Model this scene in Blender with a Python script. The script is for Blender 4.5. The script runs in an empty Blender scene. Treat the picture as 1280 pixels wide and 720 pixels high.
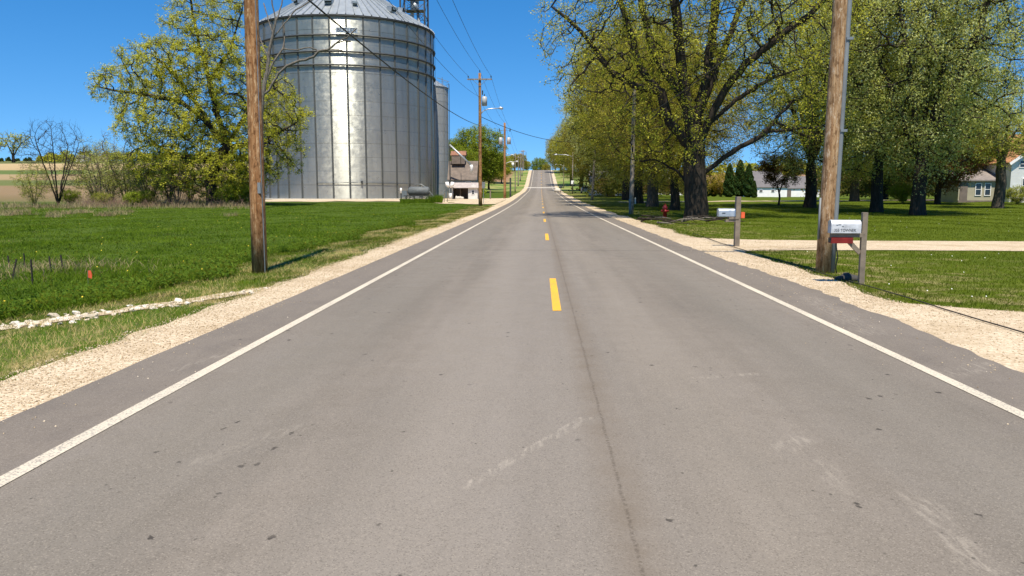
import bpy, math, random
import numpy as np
from mathutils import Vector, Matrix, Quaternion
R = math.radians
PI = math.pi
scene = bpy.context.scene
COL = scene.collection
# ------------------------------------------------------------------ camera, sky, sun, exposure
CAM_H, FOC, PITCH, YAW = 1.66, 960.0, R(7.24), R(2.12)
cam_data = bpy.data.cameras.new('camera')
cam_data.sensor_width = 36.0
cam_data.lens = FOC / 1280.0 * 36.0
cam_data.clip_start, cam_data.clip_end = 0.1, 6000.0
cam = bpy.data.objects.new('camera', cam_data)
COL.objects.link(cam)
cam.location = (0, 0, CAM_H)
cam.rotation_euler = (PI / 2 - PITCH, 0, YAW)
scene.camera = cam

SUN_EL, SUN_AZ = R(63.5), R(175.5)          # azimuth clockwise from +Y: the sun stands behind the camera
world = bpy.data.worlds.new('World')
scene.world = world
world.use_nodes = True
wn = world.node_tree
sky = wn.nodes.new('ShaderNodeTexSky')
sky.sky_type = 'NISHITA'
sky.sun_disc = False
sky.sun_elevation = SUN_EL
sky.sun_rotation = SUN_AZ
sky.altitude = 250
sky.air_density = 1.0
sky.dust_density = 0.0
sky.ozone_density = 4.0
bg = wn.nodes['Background']
bg.inputs[1].default_value = 0.118
# a clear, dry spring sky: the whitening band of the horizon lies low, and the blue is deep all over
tc = wn.nodes.new('ShaderNodeTexCoord'); lift = wn.nodes.new('ShaderNodeVectorMath'); lift.operation = 'ADD'; lift.inputs[1].default_value = (0, 0, .12)
wn.links.new(tc.outputs['Generated'], lift.inputs[0]); wn.links.new(lift.outputs[0], sky.inputs['Vector'])
hsv = wn.nodes.new('ShaderNodeHueSaturation'); hsv.inputs['Saturation'].default_value = 1.34
wn.links.new(sky.outputs[0], hsv.inputs['Color']); wn.links.new(hsv.outputs[0], bg.inputs[0])

sun_data = bpy.data.lights.new('sun', 'SUN')
sun_data.energy = 5.0
sun_data.angle = R(0.53)
sun_data.color = (1.0, 0.91, 0.76)
sun = bpy.data.objects.new('sun', sun_data)
COL.objects.link(sun)
sdir = Vector((math.sin(SUN_AZ) * math.cos(SUN_EL), math.cos(SUN_AZ) * math.cos(SUN_EL), math.sin(SUN_EL)))
sun.rotation_euler = sdir.to_track_quat('Z', 'Y').to_euler()
sun.location = (0, -40, 60)

scene.view_settings.view_transform = 'Standard'
scene.view_settings.look = 'None'
scene.view_settings.gamma = 1.0
scene.view_settings.exposure = 0.55
scene.render.engine = 'CYCLES'
scene.cycles.max_bounces = 8
scene.cycles.diffuse_bounces = 4
scene.cycles.transparent_max_bounces = 6
scene.cycles.use_denoising = True

# ------------------------------------------------------------------ camera maths used to survey where things stand
FWD = Vector((-math.sin(YAW) * math.cos(PITCH), math.cos(YAW) * math.cos(PITCH), -math.sin(PITCH)))
RGT = Vector((math.cos(YAW), math.sin(YAW), 0))
UPV = RGT.cross(FWD)
def at(u, v, Y):
    """the point at distance Y up the road that the photograph shows at (u, v)"""
    d = FWD + RGT * ((u - 640) / FOC) + UPV * ((360 - v) / FOC)
    return Vector((0, 0, CAM_H)) + d * (Y / d.y)

def smooth(a, b, x):
    t = np.clip((np.asarray(x, float) - a) / (b - a), 0, 1)
    return t * t * (3 - 2 * t)
ZR = np.array([(-60, 0), (60, 0), (100, .15), (130, .5), (160, .9), (200, 1.4), (238, 2.4), (262, 3.9), (300, 7.1), (330, 9.7), (350, 10.8), (380, 11.3), (450, 11.2), (600, 10), (6000, 8)], float)
ZL = np.array([(-60, 0), (120, 0), (160, .8), (200, 2.9), (343, 10.3), (500, 19), (700, 29), (900, 31), (6000, 25)], float)
ZE = np.array([(-60, 0), (50, 0), (90, .5), (150, .2), (210, 0), (300, 2), (600, 15), (1000, 24), (6000, 20)], float)
_fy = np.arange(-60, 6001, 2.0)
def _tab(P):
    t = np.interp(_fy, P[:, 0], P[:, 1])
    k = np.hanning(13); k /= k.sum()
    return np.convolve(np.pad(t, 6, mode='edge'), k, 'valid')
TR, TL, TE = _tab(ZR), _tab(ZL), _tab(ZE)
BINX, BINY = at(438, 238, 149).x, 149.0
def zroad(y):
    return np.interp(y, _fy, TR)
def ground(x, y):
    x = np.asarray(x, float); y = np.asarray(y, float)
    wl = smooth(-12, -60, x) if False else np.clip((-12 - x) / 48, 0, 1)
    we = np.clip((x - 12) / 38, 0, 1)
    z = np.interp(y, _fy, TR) * (1 - wl - we) + np.interp(y, _fy, TL) * wl + np.interp(y, _fy, TE) * we
    d = np.hypot(x - BINX, y - BINY)
    pad = 1 - smooth(24, 48, d)
    z = z * (1 - pad) + 0.1 * pad
    dl = smooth(0, 1, (-6.4 - x) / 3.0) * (1 - smooth(60, 95, y))
    z = z - 0.28 * dl
    far = smooth(5.2, 9, np.abs(x)) * smooth(-14, 20, -np.abs(y - 25) + 20 * 0 + 30 * (np.abs(y - 25) < 0))
    bump = 0.05 * np.sin(x * .9 + 1.3 * np.sin(y * .31)) * np.cos(y * .47 + x * .2) * smooth(6.5, 10, np.abs(x)) * smooth(28, 34, y * (x > 0) + 99 * (x <= 0))
    return z + bump - 0.04
def gz(x, y):
    return float(ground(x, y))
def gnd(u, v):
    """the point of the ground that the photograph shows at (u, v)"""
    d = FWD + RGT * ((u - 640) / FOC) + UPV * ((360 - v) / FOC)
    t, o = 3.0, Vector((0, 0, CAM_H))
    while t < 900:
        p = o + d * t
        if p.z <= gz(p.x, p.y):
            return p
        t += 0.04 + t * 0.002
    return o + d * t
def foot(u, Y):
    """the ground point in column u at distance Y up the road"""
    v = 240
    for _ in range(6):
        p = at(u, v, Y)
        z = gz(p.x, Y)
        v += (p.z - z) * FOC / Y
    return Vector((p.x, Y, z))

# ------------------------------------------------------------------ materials
class NT:
    def __init__(s, name):
        s.m = bpy.data.materials.new(name); s.m.use_nodes = True
        s.t = s.m.node_tree; s.N = s.t.nodes; s.L = s.t.links
        s.bsdf = s.N['Principled BSDF']; s.out = s.N['Material Output']
        s.geo = None
    def set(s, sock, v):
        if isinstance(v, bpy.types.NodeSocket): s.L.new(v, sock)
        elif isinstance(v, (tuple, list)) and len(v) == 3 and sock.type == 'RGBA': sock.default_value = (*v, 1)
        else: sock.default_value = v
    def pos(s):
        if s.geo is None: s.geo = s.N.new('ShaderNodeNewGeometry')
        return s.geo.outputs['Position']
    def obj(s):
        return s.N.new('ShaderNodeTexCoord').outputs['Object']
    def normal(s):
        s.pos(); return s.geo.outputs['Normal']
    def xyz(s, v):
        n = s.N.new('ShaderNodeSeparateXYZ'); s.set(n.inputs[0], v); return n.outputs
    def comb(s, x, y, z):
        n = s.N.new('ShaderNodeCombineXYZ')
        for i, q in enumerate((x, y, z)): s.set(n.inputs[i], q)
        return n.outputs[0]
    def ma(s, op, a, b=0.0, c=0.0, clamp=False):
        n = s.N.new('ShaderNodeMath'); n.operation = op; n.use_clamp = clamp
        s.set(n.inputs[0], a); s.set(n.inputs[1], b); s.set(n.inputs[2], c)
        return n.outputs[0]
    def vm(s, op, a, b=(0, 0, 0)):
        n = s.N.new('ShaderNodeVectorMath'); n.operation = op
        s.set(n.inputs[0], a)
        if op == 'SCALE': s.set(n.inputs['Scale'], b)
        else: s.set(n.inputs[1], b)
        return n.outputs[0]
    def scl(s, v, f):
        n = s.N.new('ShaderNodeVectorMath'); n.operation = 'MULTIPLY'; s.set(n.inputs[0], v); n.inputs[1].default_value = f
        return n.outputs[0]
    def noise(s, vec, scale=1.0, detail=4.0, rough=.55, out=0):
        n = s.N.new('ShaderNodeTexNoise'); s.set(n.inputs['Vector'], vec)
        n.inputs['Scale'].default_value = scale; n.inputs['Detail'].default_value = detail; n.inputs['Roughness'].default_value = rough
        return n.outputs[out]
    def vor(s, vec, scale=1.0, feature='F1', out='Distance'):
        n = s.N.new('ShaderNodeTexVoronoi'); n.feature = feature; s.set(n.inputs['Vector'], vec); n.inputs['Scale'].default_value = scale
        return n.outputs[out]
    def mr(s, v, a, b, c=0.0, d=1.0, sm=False):
        n = s.N.new('ShaderNodeMapRange'); n.interpolation_type = 'SMOOTHSTEP' if sm else 'LINEAR'
        s.set(n.inputs[0], v)
        for i, q in enumerate((a, b, c, d)): s.set(n.inputs[i + 1], q)
        return n.outputs[0]
    def mix(s, f, a, b, mode='MIX'):
        n = s.N.new('ShaderNodeMix'); n.data_type = 'RGBA'; n.blend_type = mode
        s.set(n.inputs[0], f); s.set(n.inputs[6], a); s.set(n.inputs[7], b)
        return n.outputs[2]
    def ramp(s, f, stops, interp='LINEAR'):
        n = s.N.new('ShaderNodeValToRGB'); s.set(n.inputs[0], f); cr = n.color_ramp; cr.interpolation = interp
        while len(cr.elements) < len(stops): cr.elements.new(0.5)
        for e, (p, c) in zip(cr.elements, stops):
            e.position = p; e.color = (*c, 1) if len(c) == 3 else c
        return n.outputs[0]
    def attr(s, name):
        n = s.N.new('ShaderNodeAttribute'); n.attribute_name = name; return n.outputs['Fac']
    def rnd(s):
        return s.N.new('ShaderNodeObjectInfo').outputs['Random']
    def bump(s, h, strength=.5, dist=.02):
        n = s.N.new('ShaderNodeBump'); n.inputs['Strength'].default_value = strength; n.inputs['Distance'].default_value = dist
        s.set(n.inputs['Height'], h); s.L.new(n.outputs[0], s.bsdf.inputs['Normal'])
    def fin(s, col, rough=.8, metal=0.0, spec=None):
        s.set(s.bsdf.inputs['Base Color'], col); s.set(s.bsdf.inputs['Roughness'], rough); s.set(s.bsdf.inputs['Metallic'], metal)
        if spec is not None: s.bsdf.inputs['Specular IOR Level'].default_value = spec
        return s.m
def simple(name, col, rough=.7, metal=0.0, var=.18, scale=6.0, bump=0.0):
    """a plain surface with worn, uneven tone"""
    n = NT(name); o = n.obj()
    f = n.noise(o, scale, 5.0, .6)
    c = n.mix(n.mr(f, .3, .7, 0, 1), tuple(x * (1 - var) for x in col), tuple(min(1, x * (1 + var)) for x in col))
    if bump: n.bump(n.noise(o, scale * 8, 3.0), .4, bump)
    return n.fin(c, n.mr(f, .3, .7, rough * .9, min(1, rough * 1.1)), metal)

# ------------------------------------------------------------------ meshes and objects
class MB:
    """collects faces; build() links them as one mesh object"""
    def __init__(s): s.v = []; s.f = []
    def add(s, vs, fs):
        b = len(s.v); s.v += [tuple(q) for q in vs]; s.f += [tuple(b + i for i in q) for q in fs]; return s
    def box(s, c, d, rot=None):
        x, y, z = d[0] / 2, d[1] / 2, d[2] / 2
        P = [Vector(q) for q in ((-x, -y, -z), (x, -y, -z), (x, y, -z), (-x, y, -z), (-x, -y, z), (x, -y, z), (x, y, z), (-x, y, z))]
        if rot is not None: P = [rot @ q for q in P]
        return s.add([q + Vector(c) for q in P], [(0, 3, 2, 1), (4, 5, 6, 7), (0, 1, 5, 4), (1, 2, 6, 5), (2, 3, 7, 6), (3, 0, 4, 7)])
    def bar(s, a, b, w, h=None):
        a, b = Vector(a), Vector(b); d = b - a
        return s.box((a + b) / 2, (w, h or w, d.length), d.to_track_quat('Z', 'Y').to_matrix())
    def tube(s, pts, rad, sides=8, cap=True, jit=0.0, rng=None):
        pts = [Vector(p) for p in pts]; n = len(pts)
        rad = rad if isinstance(rad, (list, tuple)) else [rad] * n
        vs = []; fs = []; pq = None
        for i, p in enumerate(pts):
            d = (pts[min(i + 1, n - 1)] - pts[max(i - 1, 0)]).normalized()
            q = d.to_track_quat('Z', 'Y') if pq is None else (pq @ Vector((0, 0, 1))).rotation_difference(d) @ pq
            pq = q
            for k in range(sides):
                a = 2 * PI * k / sides
                r = rad[i] * (1 + (rng.uniform(-jit, jit) if jit else 0))
                vs.append(p + q @ Vector((r * math.cos(a), r * math.sin(a), 0)))
        for i in range(n - 1):
            for k in range(sides):
                k2 = (k + 1) % sides
                fs.append((i * sides + k, i * sides + k2, (i + 1) * sides + k2, (i + 1) * sides + k))
        if cap:
            fs.append(tuple(reversed(range(sides)))); fs.append(tuple((n - 1) * sides + k for k in range(sides)))
        return s.add(vs, fs)
    def cyl(s, a, b, r, r2=None, sides=16):
        return s.tube([a, b], [r, r if r2 is None else r2], sides)
    def ball(s, c, r, seg=12, ring=8, sc=(1, 1, 1)):
        vs = [(c[0], c[1], c[2] - r * sc[2])]; fs = []
        for i in range(1, ring):
            t = PI * i / ring
            for k in range(seg):
                a = 2 * PI * k / seg
                vs.append((c[0] + r * sc[0] * math.sin(t) * math.cos(a), c[1] + r * sc[1] * math.sin(t) * math.sin(a), c[2] - r * sc[2] * math.cos(t)))
        vs.append((c[0], c[1], c[2] + r * sc[2])); T = len(vs) - 1
        for k in range(seg):
            k2 = (k + 1) % seg
            fs.append((0, 1 + k2, 1 + k)); fs.append((T, T - seg + k, T - seg + k2))
            for i in range(ring - 2):
                fs.append((1 + i * seg + k, 1 + i * seg + k2, 1 + (i + 1) * seg + k2, 1 + (i + 1) * seg + k))
        return s.add(vs, fs)
    def prism(s, prof, a, b):
        """a closed profile of (p, q) pairs carried from point-map a to point-map b"""
        n = len(prof); vs = [a(*q) for q in prof] + [b(*q) for q in prof]
        fs = [tuple(reversed(range(n))), tuple(range(n, 2 * n))] + [(i, (i + 1) % n, n + (i + 1) % n, n + i) for i in range(n)]
        return s.add(vs, fs)
    def mesh(s, name, mat=None, smooth=False):
        m = bpy.data.meshes.new(name); m.from_pydata(s.v, [], s.f); m.update()
        if mat: m.materials.append(mat)
        if smooth: m.shade_smooth()
        return m
    def build(s, name, mat, parent=None, smooth=False, bevel=0.0):
        o = link(name, s.mesh(name, mat, smooth), parent)
        if bevel:
            b = o.modifiers.new('bevel', 'BEVEL'); b.width = bevel; b.segments = 2; b.limit_method = 'ANGLE'
        return o
def fix_normals(me):
    import bmesh
    b = bmesh.new(); b.from_mesh(me); bmesh.ops.recalc_face_normals(b, faces=b.faces); b.to_mesh(me); b.free()
def link(name, data, parent=None):
    o = bpy.data.objects.new(name, data); COL.objects.link(o)
    if parent is not None: o.parent = parent
    return o
def thing(name, label, cat, loc=(0, 0, 0), rz=0.0, group=None):
    o = link(name, None); o.location = loc; o.rotation_euler = (0, 0, rz); o.empty_display_size = .2
    return tag(o, label, cat, group)
def tag(o, label, cat, group=None, kind=None):
    o['label'] = label; o['category'] = cat
    if group: o['group'] = group
    if kind: o['kind'] = kind
    return o
def struct(o):
    o['kind'] = 'structure'; return o
def stuff(o, label=None, cat=None):
    o['kind'] = 'stuff'
    if label: o['label'] = label
    if cat: o['category'] = cat
    return o
def np_mesh(name, V, F, mat, smooth=False, attrs=None):
    """V (n,3), F (m,k) arrays to a mesh, fast"""
    me = bpy.data.meshes.new(name); V = np.asarray(V, np.float32); F = np.asarray(F, np.int32); k = F.shape[1]
    me.vertices.add(len(V)); me.vertices.foreach_set('co', V.ravel())
    me.loops.add(F.size); me.loops.foreach_set('vertex_index', F.ravel())
    me.polygons.add(len(F)); me.polygons.foreach_set('loop_start', np.arange(0, F.size, k, dtype=np.int32))
    me.polygons.foreach_set('loop_total', np.full(len(F), k, np.int32))
    me.update(calc_edges=True)
    if smooth: me.shade_smooth()
    for nm, arr in (attrs or {}).items():
        a = me.attributes.new(nm, 'FLOAT', 'POINT'); a.data.foreach_set('value', np.asarray(arr, np.float32))
    if mat: me.materials.append(mat)
    return me
# ------------------------------------------------------------------ materials of the setting
def mat_ground():
    n = NT('ground'); p = n.pos(); x, y, z = n.xyz(p)
    big = n.noise(p, .12, 4); mid = n.noise(p, .9, 5, .6); fine = n.noise(p, 14.0, 4, .65)
    green = n.mix(n.mr(mid, .3, .7), (.045, .075, .008), (.085, .12, .014))
    green = n.mix(n.mr(fine, .35, .7), green, (.05, .085, .010))
    lawn = n.mix(n.mr(n.noise(n.scl(p, (.15, 1.0, 1.0)), .8, 3), .35, .65), (.07, .098, .004), (.098, .128, .008))
    lawn = n.mix(n.mr(fine, .4, .75, 0, .7), lawn, (.05, .075, .006))
    straw = n.mix(fine, (.26, .20, .09), (.40, .32, .16))
    verge = n.mix(n.mr(n.noise(n.scl(p, (1, .45, 1)), 1.3, 6, .7), .53, .61, 0, .85), (.065, .11, .008), straw)
    verge = n.mix(n.mr(n.noise(p, .7, 4, .7), .56, .66, 0, .8), verge, (.10, .07, .035))
    c = n.mix(n.mr(n.ma('ADD', x, n.mr(n.noise(p, .8, 3), 0, 1, -1.2, 1.2)), -7.2, -6.2), green, verge)
    c = n.mix(n.mr(x, 0, 1), c, lawn)
    # thin, dry verge along the right-hand shoulder and under the oak
    dry = n.ma('MULTIPLY', n.mr(n.ma('ADD', x, n.mr(mid, 0, 1, -2.5, 2.5)), 7.0, 9.5, 1, 0), n.mr(x, 1, 3))
    dry2 = n.ma('MULTIPLY', n.mr(n.noise(p, .5, 5, .7), .52, .66, 0, .6), n.ma('MULTIPLY', n.mr(x, 5, 6.5), n.mr(x, 13, 9)))
    c = n.mix(n.ma('MAXIMUM', n.ma('MULTIPLY', dry, n.mr(n.noise(p, 1.6, 4), .48, .64, 0, .7)), dry2), c, straw)
    # ploughed and stubble fields on the rising land to the left and right
    tilt = n.ma('ADD', y, n.mr(big, 0, 1, -9, 9))
    fld = n.ramp(n.mr(tilt, 100, 700), [(0, (.10, .12, .035)), (.06, (.17, .13, .06)), (.105, (.22, .155, .085)), (.165, (.23, .16, .085)), (.175, (.10, .14, .035)),
                                      (.225, (.11, .14, .04)), (.24, (.31, .225, .12)), (.325, (.33, .245, .13)), (.34, (.08, .14, .03)), (.425, (.09, .14, .03)),
                                      (.44, (.42, .31, .16)), (.68, (.45, .34, .18)), (.70, (.12, .14, .04)), (1, (.10, .13, .04))])
    fld = n.mix(n.mr(n.noise(n.scl(p, (.02, .3, 0)), 1.0, 4), .3, .7, 0, .35), fld, (.2, .14, .08))
    c = n.mix(n.ma('MULTIPLY', n.mr(tilt, 104, 116), n.mr(x, -40, -52)), c, fld)
    hillL = n.mix(n.mr(n.noise(p, .15, 5, .7), .42, .6), (.10, .17, .03), (.30, .27, .10))
    c = n.mix(n.ma('MULTIPLY', n.mr(y, 190, 215), n.ma('MULTIPLY', n.mr(x, -52, -40), n.mr(x, 30, 20))), c, hillL)
    brown = n.mix(mid, (.22, .13, .075), (.30, .19, .11))
    c = n.mix(n.ma('MULTIPLY', n.mr(tilt, 240, 255), n.mr(x, 28, 40)), c, brown)
    c = n.mix(n.ma('MULTIPLY', n.ma('MULTIPLY', n.mr(tilt, 268, 272), n.mr(tilt, 332, 326)), n.ma('MULTIPLY', n.mr(x, -70, -66), n.mr(x, -10.5, -12))), c, brown)
    n.bump(n.ma('ADD', fine, n.ma('MULTIPLY', mid, 2.0)), .6, .05)
    return n.fin(c, .95, 0, .1)
def seg_mask(n, x, y, p0, p1, w):
    dx, dy = p1[0] - p0[0], p1[1] - p0[1]; L2 = dx * dx + dy * dy
    ax, ay = n.ma('SUBTRACT', x, p0[0]), n.ma('SUBTRACT', y, p0[1])
    t = n.ma('DIVIDE', n.ma('ADD', n.ma('MULTIPLY', ax, dx), n.ma('MULTIPLY', ay, dy)), L2, clamp=True)
    ex, ey = n.ma('SUBTRACT', ax, n.ma('MULTIPLY', t, dx)), n.ma('SUBTRACT', ay, n.ma('MULTIPLY', t, dy))
    d = n.ma('SQRT', n.ma('ADD', n.ma('MULTIPLY', ex, ex), n.ma('MULTIPLY', ey, ey)))
    return n.mr(d, w * .3, w, 1, 0)
def mat_road():
    n = NT('asphalt'); p = n.pos(); x, y, z = n.xyz(p)
    agg = n.noise(p, 210.0, 3, .7); mid = n.noise(p, 2.2, 6, .65); big = n.noise(n.scl(p, (1, .25, 1)), .55, 5, .6)
    streak = n.noise(n.scl(p, (3.0, .10, 1)), 1.0, 4, .6)
    base = n.mix(n.mr(big, .36, .64), (0.160, 0.137, 0.110), (0.205, 0.177, 0.144))
    base = n.mix(n.mr(streak, .35, .68, 0, .8), base, (0.230, 0.199, 0.163))
    base = n.mix(n.mr(mid, .45, .75, 0, .5), base, (0.147, 0.125, 0.100))
    patch = n.noise(n.scl(p, (1.0, .16, 1)), .9, 5, .62)
    base = n.mix(n.mr(patch, .50, .68, 0, .45), base, (.125, .112, .092))
    base = n.mix(n.mr(patch, .46, .32, 0, .35), base, (.235, .208, .178))
    # the outer strips beside the edge lines: newer, darker and smoother
    edge = n.ma('MAXIMUM', n.mr(x, 3.58, 3.66), n.mr(x, -3.08, -3.16))
    base = n.mix(n.ma('MULTIPLY', edge, .55), base, n.mix(n.mr(mid, .35, .65), (0.134, 0.111, 0.091), (0.198, 0.168, 0.138)))
    # wheel paths worn paler
    wp = None
    for cx in (-2.35, -.75, 1.2, 2.75):
        q = n.mr(n.ma('ABSOLUTE', n.ma('SUBTRACT', n.ma('ADD', x, n.mr(big, 0, 1, -.3, .3)), cx)), .05, .6, 1, 0, True)
        wp = q if wp is None else n.ma('MAXIMUM', wp, q)
    base = n.mix(n.ma('MULTIPLY', wp, .34), base, (0.277, 0.241, 0.196))
    lat = n.ma('ADD', x, n.mr(big, 0, 1, -.5, .5))
    base = n.mix(n.mr(n.ma('ABSOLUTE', n.ma('SUBTRACT', lat, -.2)), .2, 1.4, .38, 0, True), base, (.265, .238, .208))
    base = n.mix(n.ma('MAXIMUM', n.mr(n.ma('ABSOLUTE', n.ma('ADD', lat, 2.3)), .1, .9, .38, 0, True), n.mr(n.ma('ABSOLUTE', n.ma('SUBTRACT', lat, 2.7)), .1, .9, .38, 0, True)), base, (.135, .124, .102))
    # stones of the surface
    v2 = n.vor(n.scl(p, (1, 1, 1)), 150.0, 'F1', 'Color')
    chip = n.xyz(v2)[0]
    base = n.mix(n.mr(chip, .80, .97, 0, .45), base, (0.352, 0.308, 0.249))
    base = n.mix(n.mr(chip, .22, .04, 0, .5), base, (0.075, 0.064, 0.052))
    base = n.mix(n.mr(agg, .35, .7, 0, .35), base, (0.117, 0.099, 0.080))
    # drips and tar specks, thicker in the middle of each lane
    sp = n.vor(n.vm('ADD', n.scl(p, (1, .7, 1)), n.vm('SCALE', n.noise(p, 14.0, 3, .6, 1), .09)), 5.2)
    gate = n.mr(n.noise(p, .75, 2), .53, .58)
    base = n.mix(n.ma('MULTIPLY', n.mr(sp, .12, .08), n.ma('MULTIPLY', gate, .85)), base, (0.038, 0.032, 0.026))
    sp2 = n.vor(n.scl(p, (1, .8, 1)), 9.0)
    base = n.mix(n.ma('MULTIPLY', n.mr(sp2, .10, .05), n.mr(n.noise(p, 1.3, 2), .48, .56, 0, .8)), base, (0.053, 0.046, 0.037))
    # paving seam beside the centre line, and a thin dark line across the road
    wob = n.mr(n.noise(n.scl(p, (0, 1, 0)), 3.0, 6, .75), 0, 1, -.028, .028)
    sx = n.ma('ABSOLUTE', n.ma('SUBTRACT', n.ma('ADD', x, wob), .455))
    base = n.mix(n.ma('MULTIPLY', n.mr(sx, .20, .02), n.mr(n.noise(p, 3.0, 4), .25, .6, .15, .6)), base, (0.145, 0.114, 0.082))
    seam = n.ma('MULTIPLY', n.mr(sx, .016, .004), n.mr(n.noise(p, 40.0, 3, .7), .42, .56, .0, .5))
    base = n.mix(seam, base, (0.053, 0.040, 0.028))
    line_y = n.ma('ABSOLUTE', n.ma('SUBTRACT', n.ma('ADD', y, n.mr(n.noise(n.scl(p, (1, 0, 0)), .9, 4), 0, 1, -.25, .25)), 21.5))
    base = n.mix(n.ma('MULTIPLY', n.mr(line_y, .09, .03), .55), base, (0.081, 0.067, 0.053))
    # pale scrapes and tyre scuffs
    tread = n.mr(n.noise(n.scl(p, (26, 5, 1)), 1.0, 3, .7), .45, .65)
    for p0, p1, w, s in [((-.42, 4.15), (.36, 5.5), .045, .5), ((-.40, 4.22), (.30, 5.5), .02, .6), ((1.62, 4.9), (1.74, 5.05), .16, .5), ((1.95, 3.3), (2.06, 4.1), .12, .55), ((1.66, 4.1), (1.75, 4.6), .10, .35),
                         ((1.4, 6.75), (2.0, 6.95), .06, .55), ((-3.4, 6.9), (-3.1, 8.1), .10, .4), ((3.75, 7.0), (4.3, 7.4), .18, .5), ((3.9, 9.0), (4.2, 12.0), .25, .45), ((-2.1, 4.5), (-1.7, 5.2), .12, .3)]:
        m = n.ma('MULTIPLY', seg_mask(n, x, y, p0, p1, w), n.ma('MULTIPLY', tread, s * .55))
        base = n.mix(m, base, (0.448, 0.397, 0.322))
    n.bump(n.ma('ADD', n.ma('MULTIPLY', agg, .6), chip), .35, .004)
    return n.fin(base, n.mr(mid, .3, .7, .72, .9), 0, .25)
def mat_paint(name, col, wear=.5):
    n = NT(name); p = n.pos()
    w = n.noise(p, 55.0, 4, .7); b = n.noise(n.scl(p, (1, .3, 1)), 3.0, 4)
    c = n.mix(n.mr(b, .3, .7), tuple(q * .9 for q in col), col)
    c = n.mix(n.ma('MULTIPLY', n.mr(w, .50, .62), n.mr(b, .35, .65, wear, wear * .25)), c, (.19, .175, .16))
    return n.fin(c, .7, 0, .3)
def mat_gravel():
    n = NT('gravel'); p = n.pos()
    col = n.xyz(n.vor(p, 38.0, 'F1', 'Color'))[0]; d = n.vor(p, 38.0)
    big = n.noise(p, .8, 5, .65)
    c = n.mix(col, (.40, .31, .20), (.69, .575, .42))
    c = n.mix(n.mr(n.noise(p, 90, 2), .35, .7, 0, .35), c, (.56, .43, .275))
    c = n.mix(n.mr(big, .46, .66, 0, .6), c, (.36, .265, .155))
    c = n.mix(n.mr(n.vor(n.scl(p, (1.0, .5, 1)), 3.2), .09, .04, 0, .7), c, (.13, .10, .06))
    n.bump(n.ma('ADD', n.ma('MULTIPLY', d, -1.0), col), .8, .012)
    return n.fin(c, .95, 0, .15)
M = {}
M['ground'] = mat_ground(); M['road'] = mat_road(); M['gravel'] = mat_gravel()
M['white_line'] = mat_paint('white_line_paint', (.60, .53, .41), .95); M['yellow_line'] = mat_paint('yellow_line_paint', (.80, .42, .03), .7)
M['concrete'] = simple('concrete', (.52, .48, .41), .9, 0, .2, 2.0, .004)

# ------------------------------------------------------------------ the ground, one sheet to the horizon
def axis(segs):
    out = []
    for a, b, st in segs: out += list(np.arange(a, b, st))
    return np.array(out + [segs[-1][1]], float)
YS = axis([(-30, 0, 3), (0, 45, .6), (45, 120, 1.5), (120, 420, 3.0), (420, 900, 16), (900, 4800, 260)])
XS = axis([(-2600, -500, 150), (-500, -80, 14), (-80, -20, 1.5), (-20, 20, .5), (20, 80, 1.5), (80, 500, 14), (500, 2600, 150)])
def sheet(name, X, Y, zfun, mat, kind=True):
    GX, GY = np.meshgrid(X, Y); GZ = zfun(GX, GY)
    V = np.stack([GX, GY, GZ], -1).reshape(-1, 3); nx, ny = len(X), len(Y)
    i = (np.arange(ny - 1)[:, None] * nx + np.arange(nx - 1)[None]).ravel()
    F = np.stack([i, i + 1, i + nx + 1, i + nx], -1)
    o = link(name, np_mesh(name, V, F, mat, True))
    return struct(o) if kind else o
sheet('ground', XS, YS, ground, M['ground'])
def strip(name, Y, x0, x1, dz, mat, cols=2, parent=None, zf=None):
    """a ribbon along the road from edge x0(y) to edge x1(y)"""
    a = np.array([x0(y) if callable(x0) else x0 for y in Y]); b = np.array([x1(y) if callable(x1) else x1 for y in Y])
    t = np.linspace(0, 1, cols); X = a[:, None] * (1 - t) + b[:, None] * t; YY = np.repeat(np.asarray(Y)[:, None], cols, 1)
    Z = (zroad(YY) if zf is None else zf(X, YY)) + dz
    V = np.stack([X, YY, Z], -1).reshape(-1, 3)
    i = (np.arange(len(Y) - 1)[:, None] * cols + np.arange(cols - 1)[None]).ravel()
    F = np.stack([i, i + 1, i + cols + 1, i + cols], -1)
    return link(name, np_mesh(name, V, F, mat, True), parent)
rg = random.Random(7)
def wobble(seed, amp, step):
    r = np.random.RandomState(seed); t = np.arange(-60, 900, step); k = np.convolve(r.uniform(-1, 1, len(t)), [.25, .5, .25], 'same')
    return lambda y: amp * float(np.interp(y, t, k))
YF = axis([(-30, 0, 1), (0, 30, .12), (30, 90, .5), (90, 420, 2.0), (420, 900, 16)])
wl1, wl2, wr1, wr2, wr3 = wobble(1, .11, .22), wobble(2, .14, .7), wobble(3, .16, .45), wobble(4, .30, .9), wobble(5, .05, .2)
LEDGE = lambda y: -3.91 + .35 * wr3(y)
wr4 = wobble(6, .07, .13)
REDGE = lambda y: 4.40 + .35 * wr1(y) + wr4(y) + .22 * math.exp(-((y - 13) / 5) ** 2)
LGRAV = lambda y: -4.78 + wl1(y) + wl2(y) - .35 * smooth(60, 95, y) - .05 * smooth(30, 60, y)
def RGRAV(y):
    e = 5.5 + wl1(y + 40) + .8 * wr2(y)
    if y < 11.6: e = 5.55 + (11.6 - y) * 1.55 + wr1(y) * 1.5 if y > 8.5 else 11.5 + wr1(y) * 3
    e += 3.2 * math.exp(-((y - 24.6) / 2.4) ** 4) * 1.0
    return e
struct(strip('road', YF, LEDGE, REDGE, 0.0, M['road'], 12))
struct(strip('gravel_shoulder_left', YF, LGRAV, lambda y: -3.80, -.018, M['gravel'], 4))
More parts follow.
